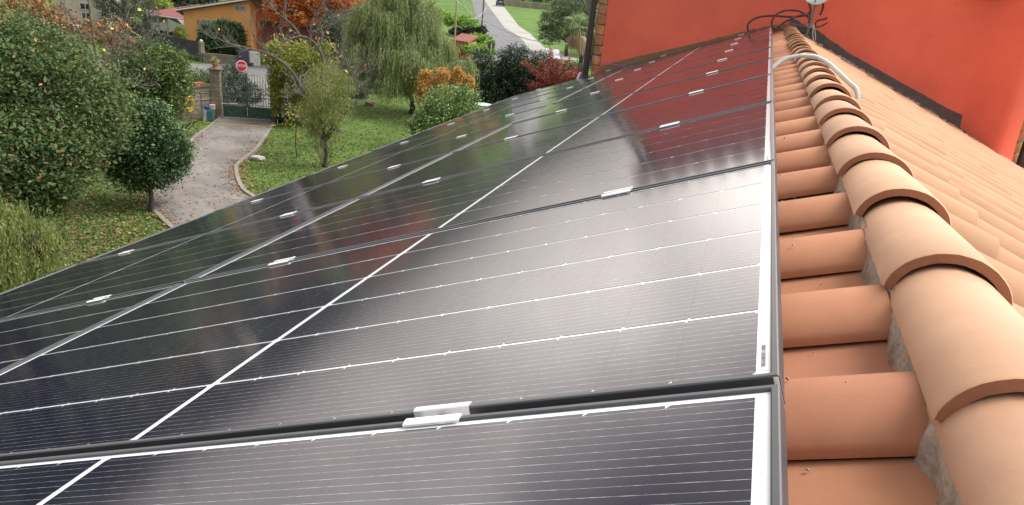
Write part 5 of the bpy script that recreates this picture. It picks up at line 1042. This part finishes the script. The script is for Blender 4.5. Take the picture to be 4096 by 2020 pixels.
# ---- stop signs
def text_obj(s, size, P, R_, material, name, parent, ext=.004):
    cu_ = bpy.data.curves.new(name, 'FONT'); cu_.body = s; cu_.size = size; cu_.align_x = 'CENTER'; cu_.align_y = 'CENTER'; cu_.extrude = ext; cu_.offset = .0
    t = bpy.data.objects.new(name, cu_); COL.objects.link(t); bpy.context.view_layer.update(); me = bpy.data.meshes.new_from_object(t); bpy.data.objects.remove(t); o = bpy.data.objects.new(name, me); COL.objects.link(o); me.materials.clear(); me.materials.append(material)
    o.matrix_world = Matrix.Translation(P) @ R_.to_4x4(); 
    if parent: ppar2(o, parent)
    return o
def ppar2(o, root): o.parent = root; o.matrix_parent_inverse = Matrix.Translation(-root.location)
def octagon(m, c, R_, r, th, mi=0):
    vs = []
    for z in (0, th):
        for k in range(8): a = math.pi / 8 + k * math.pi / 4; vs.append(tuple(Vector([float(q) for q in c]) + R_ @ Vector((r * math.cos(a), r * math.sin(a), z))))
    m.add(vs, [tuple(range(8))[::-1], tuple(range(8, 16))] + [(i, (i + 1) % 8, (i + 1) % 8 + 8, i + 8) for i in range(8)], mi)
SRED = mat('sign_red', (.50, .02, .035), .45, .04); SWH = mat('sign_white', (.75, .75, .75), .45, .03); SDK = mat('sign_back_dark', (.05, .06, .075), .6, .15)
c = A(966, 264, 41.0); face = Vector((CC[0] - c[0] + 3.0, CC[1] - c[1] + 3, 0)).normalized(); xx = Vector((-face.y, face.x, 0)); R_ = Matrix((xx, ZV, face)).transposed()
sg = root_at('stop_sign', c, 'red octagonal stop sign above the gate seen from the front', 'road sign'); sc_ = scl(967, 271, 41)
m = MB(); octagon(m, c, R_, 21 * sc_, .02); add(m, 'sign_rim', SWH, sg); m = MB(); octagon(m, np.array(c) + np.array(face) * .0215, R_, 18.5 * sc_, .006); add(m, 'sign_face', SRED, sg)
text_obj('STOP', 13.5 * sc_, Vector(list(c)) + face * .034, R_, SWH, 'sign_lettering', sg)
m = MB(); m.tube([(c[0] - face.x * .04, c[1] - face.y * .04, ZG), (c[0] - face.x * .04, c[1] - face.y * .04, c[2] + .1)], .03, 8); add(m, 'post', GREYPL, sg)
c = A(1965, 182, 63); sc_ = scl(1965, 182, 63); face = Vector((-CC[0] + c[0] - 8, -CC[1] + c[1] - 2, 0)).normalized(); xx = Vector((-face.y, face.x, 0)); R_ = Matrix((xx, ZV, face)).transposed()
sg = root_at('stop_sign', c, 'dark back of an octagonal road sign beside the far road', 'road sign'); m = MB(); octagon(m, c, R_, 15 * sc_, .02); add(m, 'sign_plate', SDK, sg)
m = MB(); m.tube([(c[0] - face.x * .05, c[1] - face.y * .05, ZG), (c[0] - face.x * .05, c[1] - face.y * .05, c[2] + .22)], .04, 8); add(m, 'post', GUT, sg)
c = A(1912, 195, 64); sc_ = scl(1912, 195, 64); m = MB(); m.box(c, (12 * sc_, .04, 14 * sc_), Matrix.Rotation(.3, 3, 'Z'), bev=.01); m.tube([(c[0], c[1] + .04, ZG), (c[0], c[1] + .04, c[2])], .025)
sn = root_at('notice_sign', c, 'small white and yellow notice sign over the lime hedge', 'sign'); add(m, 'sign_plate', SWH, sn); m = MB(); m.box((c[0], c[1], c[2] + 6 * sc_), (12.5 * sc_, .045, 3.5 * sc_), Matrix.Rotation(.3, 3, 'Z')); add(m, 'yellow_band', YEL, sn)
# small tiled shed
s0, s1 = A(1810, 165, 67), A(1878, 165, 66); S0, S1 = np.array([s0[0], s0[1], ZG]), np.array([s1[0], s1[1], ZG]); su, sn_, sl2 = frame2(S0, S1); zs = zat(1844, 166, (S0 + S1) / 2) - ZG; zs2 = zat(1844, 137, (S0 + S1) / 2 - np.array([*(sn_ * 1.2), 0])) - ZG
sh = root_at('tiled_shed', S0, 'tiny ochre shed with a red-brown tiled roof and dark red door', 'shed'); m = MB(); block(m, S0, su, sn_, .08, sl2 - .08, -1.1, 0, 0, zs); add(m, 'wall', mat('ochre_plaster', (.40, .28, .10), .9, .15, 3), sh)
def s_pt(a, b, z): q = S0[:2] + su * a + sn_ * b; return (q[0], q[1], ZG + z)
m = MB(); nr = 9
for i in range(nr): a = sl2 * (i + .5) / nr; m.tube([s_pt(a, .16, zs + .02), s_pt(a, -1.25, zs2)], sl2 / nr * .42, 8)
m.add([s_pt(-.05, .14, zs - .02), s_pt(sl2 + .05, .14, zs - .02), s_pt(sl2 + .05, -1.3, zs2 - .03), s_pt(-.05, -1.3, zs2 - .03), s_pt(-.05, .14, zs - .06), s_pt(sl2 + .05, .14, zs - .06), s_pt(sl2 + .05, -1.3, zs2 - .08), s_pt(-.05, -1.3, zs2 - .08)], [(0, 1, 2, 3), (4, 5, 6, 7), (0, 1, 5, 4), (1, 2, 6, 5), (2, 3, 7, 6), (3, 0, 4, 7)])
add(m, 'roof', mat('red_brown_roof_tile', (.27, .11, .08), .85, .2, 6), sh, True); m = MB(); block(m, S0, su, sn_, sl2 * .45, sl2 * .78, .004, .04, 0, zs * .85); add(m, 'door', mat('dark_red_door', (.20, .05, .035), .7), sh)
# poles and overhead wires
def pole(px0, py0, px1, py1, D, r, material, lab):
    b = A(px0, py0, D); P = (b[0], b[1], ZG); z1 = zat(px1, py1, b); q = A(px1, py1, D); m = MB(); m.tube([P, (q[0] * .5 + b[0] * .5, q[1] * .5 + b[1] * .5, (ZG + z1) / 2), (q[0], q[1], z1)], [r, r * .9, r * .75], 8); return tag(m.build('utility_pole', material, smooth=True), lab, 'pole')
pole(1818, 190, 1830, -60, 64, .085, mat('weathered_pole', (.34, .24, .17), .8, .2, 3), 'tall tan wooden pole standing by the little tiled shed')
pole(1926, 112, 1941, -60, 98, .11, mat('dark_rust_pole', (.13, .08, .07), .8, .2, 3), 'dark rusty pole at the edge of the far road')
def wire(pts, r, lab):
    P = smooth_path([A(a, b, d) for a, b, d in pts], 8); m = MB(); m.tube(P, r, 5); return tag(m.build('overhead_wire', mat('pale_wire_sheath', (.42, .42, .40), .7, .1), smooth=True), lab, 'wire')
wire([(1815, -8, 64), (1860, 30, 60), (1930, 78, 56), (2000, 115, 53), (2070, 144, 51), (2140, 163, 49), (2240, 174, 47), (2270, 175, 46.8)], .022, 'long pale overhead wire running down to the palm')
wire([(1870, 75, 72), (1895, 74, 74), (1920, 62, 76), (1945, 32, 78), (1965, -20, 80)], .022, 'short pale wire looping up at the dark pole')
# far car on the road, wall by it
P = gpt(2000, 27); cr = root_at('parked_car', P, 'dark car seen from behind at the top of the road', 'car'); ru = np.array(rl[3]) - np.array(rl[4]); ru = np.array([-.33, .944]); rn = np.array([.944, .33])
car(cr, P + np.array([*(ru * 2.1), 0]), -ru, rn, 4.2, 1.95, 1.75, mat('dark_car_paint', (.03, .032, .045), .3, .05))
for s_ in (-1, 1): m = MB(); block(m, P, rn, -ru, s_ * .80 - .15, s_ * .80 + .15, .0, .03, .95, 1.12, bev=.01); add(m, 'tail_light', mat('tail_light_red', (.55, .02, .02), .3), cr)
m = MB(); block(m, P, rn, -ru, -.3, .3, .0, .03, 1.0, 1.12); add(m, 'number_plate', SWH, cr); m = MB(); block(m, P, rn, -ru, -.7, .7, .0, .02, 1.22, 1.6, bev=.01); add(m, 'rear_window', GLS, cr)
w0_, w1_ = gpt(2020, 22), gpt(2200, 42); u9, n9, l9 = frame2(w0_, w1_); m = MB(); block(m, w0_, u9, n9, 0, l9 * .1, -.3, .3, 0, 1.7); block(m, w0_, u9, n9, l9 * .095, l9, -.2, .2, 0, 1.35); tag(m.build('boundary_wall', mat('old_boundary_stone', (.27, .235, .18), .95, .3, .5, .4, 2)), 'long old stone wall along the far grass verge', 'wall')
q = gpt(2205, 262); cw = root_at('parked_car', q, 'white car partly hidden behind the crimson shrub and hedge', 'car'); car(cw, q, np.array([-.28, .96]), np.array([.96, .28]), 3.0, 1.35, 1.3, mat('white_car_paint', (.60, .61, .62), .3, .04))
q0, q1 = gpt(2335, 262), gpt(2420, 285); u8, n8, l8 = frame2(q0, q1); m = MB(); block(m, q0, u8, n8, 0, l8, -.04, .04, .1, 1.6); tag(m.build('blue_sheet_gate', mat('blue_grey_sheet', (.07, .10, .15), .6, .1)), 'blue-grey sheet metal gate beyond the palm next to the downpipe', 'gate')
# wire mesh fence posts along the field
g_ = tag(empty('field_fence', (*G(1895, 95)[:2], ZG)), 'thin wire fence with slim posts between crop field and road', 'fence')
fp = gp((1903, 115), (1888, 85), (1872, 55), (1856, 25), (1846, 5)); m = MB()
for a, b in zip(fp[:-1], fp[1:]):
    for z in (.4, .9, 1.35): m.tube([(*a, ZG + z), (*b, ZG + z)], .02, 4)
add(m, 'fence_wires', GREYPL, g_)
for a, b in zip(fp[:-1], fp[1:]):
    for t in (0, .5): P = np.array(a) * (1 - t) + np.array(b) * t; m = MB(); m.tube([(*P, ZG), (*P, ZG + 1.5)], .05, 5); add(m, 'fence_post', GREYPL, g_)
# cream house at the upper left
h0, h1 = A(225, 60, 70), A(425, 60, 68.5); H0, H1 = np.array([h0[0], h0[1], ZG]), np.array([h1[0], h1[1], ZG]); U, N_, HL = frame2(H0, H1); hc_ = root_at('cream_house', H0, 'cream plastered house with white railings behind the bare branches', 'house')
CRM = mat('cream_plaster', (.46, .42, .33), .9, .12, 1.5, .2, 20); m = MB(); block(m, H0, U, N_, 0, HL, -3, 0, 0, 5.4); add(m, 'wall', CRM, hc_)
window(318, 10, 366, 42, hc_, H0, U, N_, fr=WHITEPL); window(325, 48, 366, 80, hc_, H0, U, N_, fr=WHITEPL)
zr_ = zat(260, 50, H0) - ZG; m = MB(); block(m, H0, U, N_, -.6, HL * .55, .04, 1.3, zr_ - .9, zr_ - .78); add(m, 'balcony_slab', CRM, hc_)
m = MB(); block(m, H0, U, N_, -.6, HL * .55, 1.25, 1.31, zr_, zr_ + .07); k = -.55
while k < HL * .55: block(m, H0, U, N_, k, k + .035, 1.26, 1.30, zr_ - .775, zr_ - .003); k += .22
add(m, 'balcony_railing', WHITEPL, hc_)
m = MB(); block(m, H0, U, N_, .2, HL * .45, .03, .08, 0, zr_ - 1.0); add(m, 'dark_opening', mat('near_black_panel', (.05, .045, .04), .8), hc_)  # flat near-black panel stands in for an opening below the balcony
z9 = zat(250, 30, H0) - ZG; m = MB(); m.tube([(*(H0[:2] + U * -.3 + N_ * 1.6), ZG + z9 - .6), (*(H0[:2] + U * 1.2 + N_ * 1.6), ZG + z9 + .35)], .045, 6); add(m, 'stair_rail', WHITEPL, hc_)
# pale shed roof left of the canopy
q = A(600, 45, 76); Q = np.array([q[0], q[1], ZG]); z = zat(600, 45, Q) - ZG; ps = root_at('grey_shed', Q, 'low shed with pale metal roof behind the red canopy', 'shed'); m = MB(); block(m, Q, cu, cn, -1.0, 2.0, -3, 0, 0, z - .1); add(m, 'wall', mat('grey_shed_wall', (.12, .12, .12), .9), ps)
m = MB(); block(m, Q, cu, cn, -1.2, 2.2, -3.2, .2, z - .099, z, bev=.01); add(m, 'roof', GUT, ps)
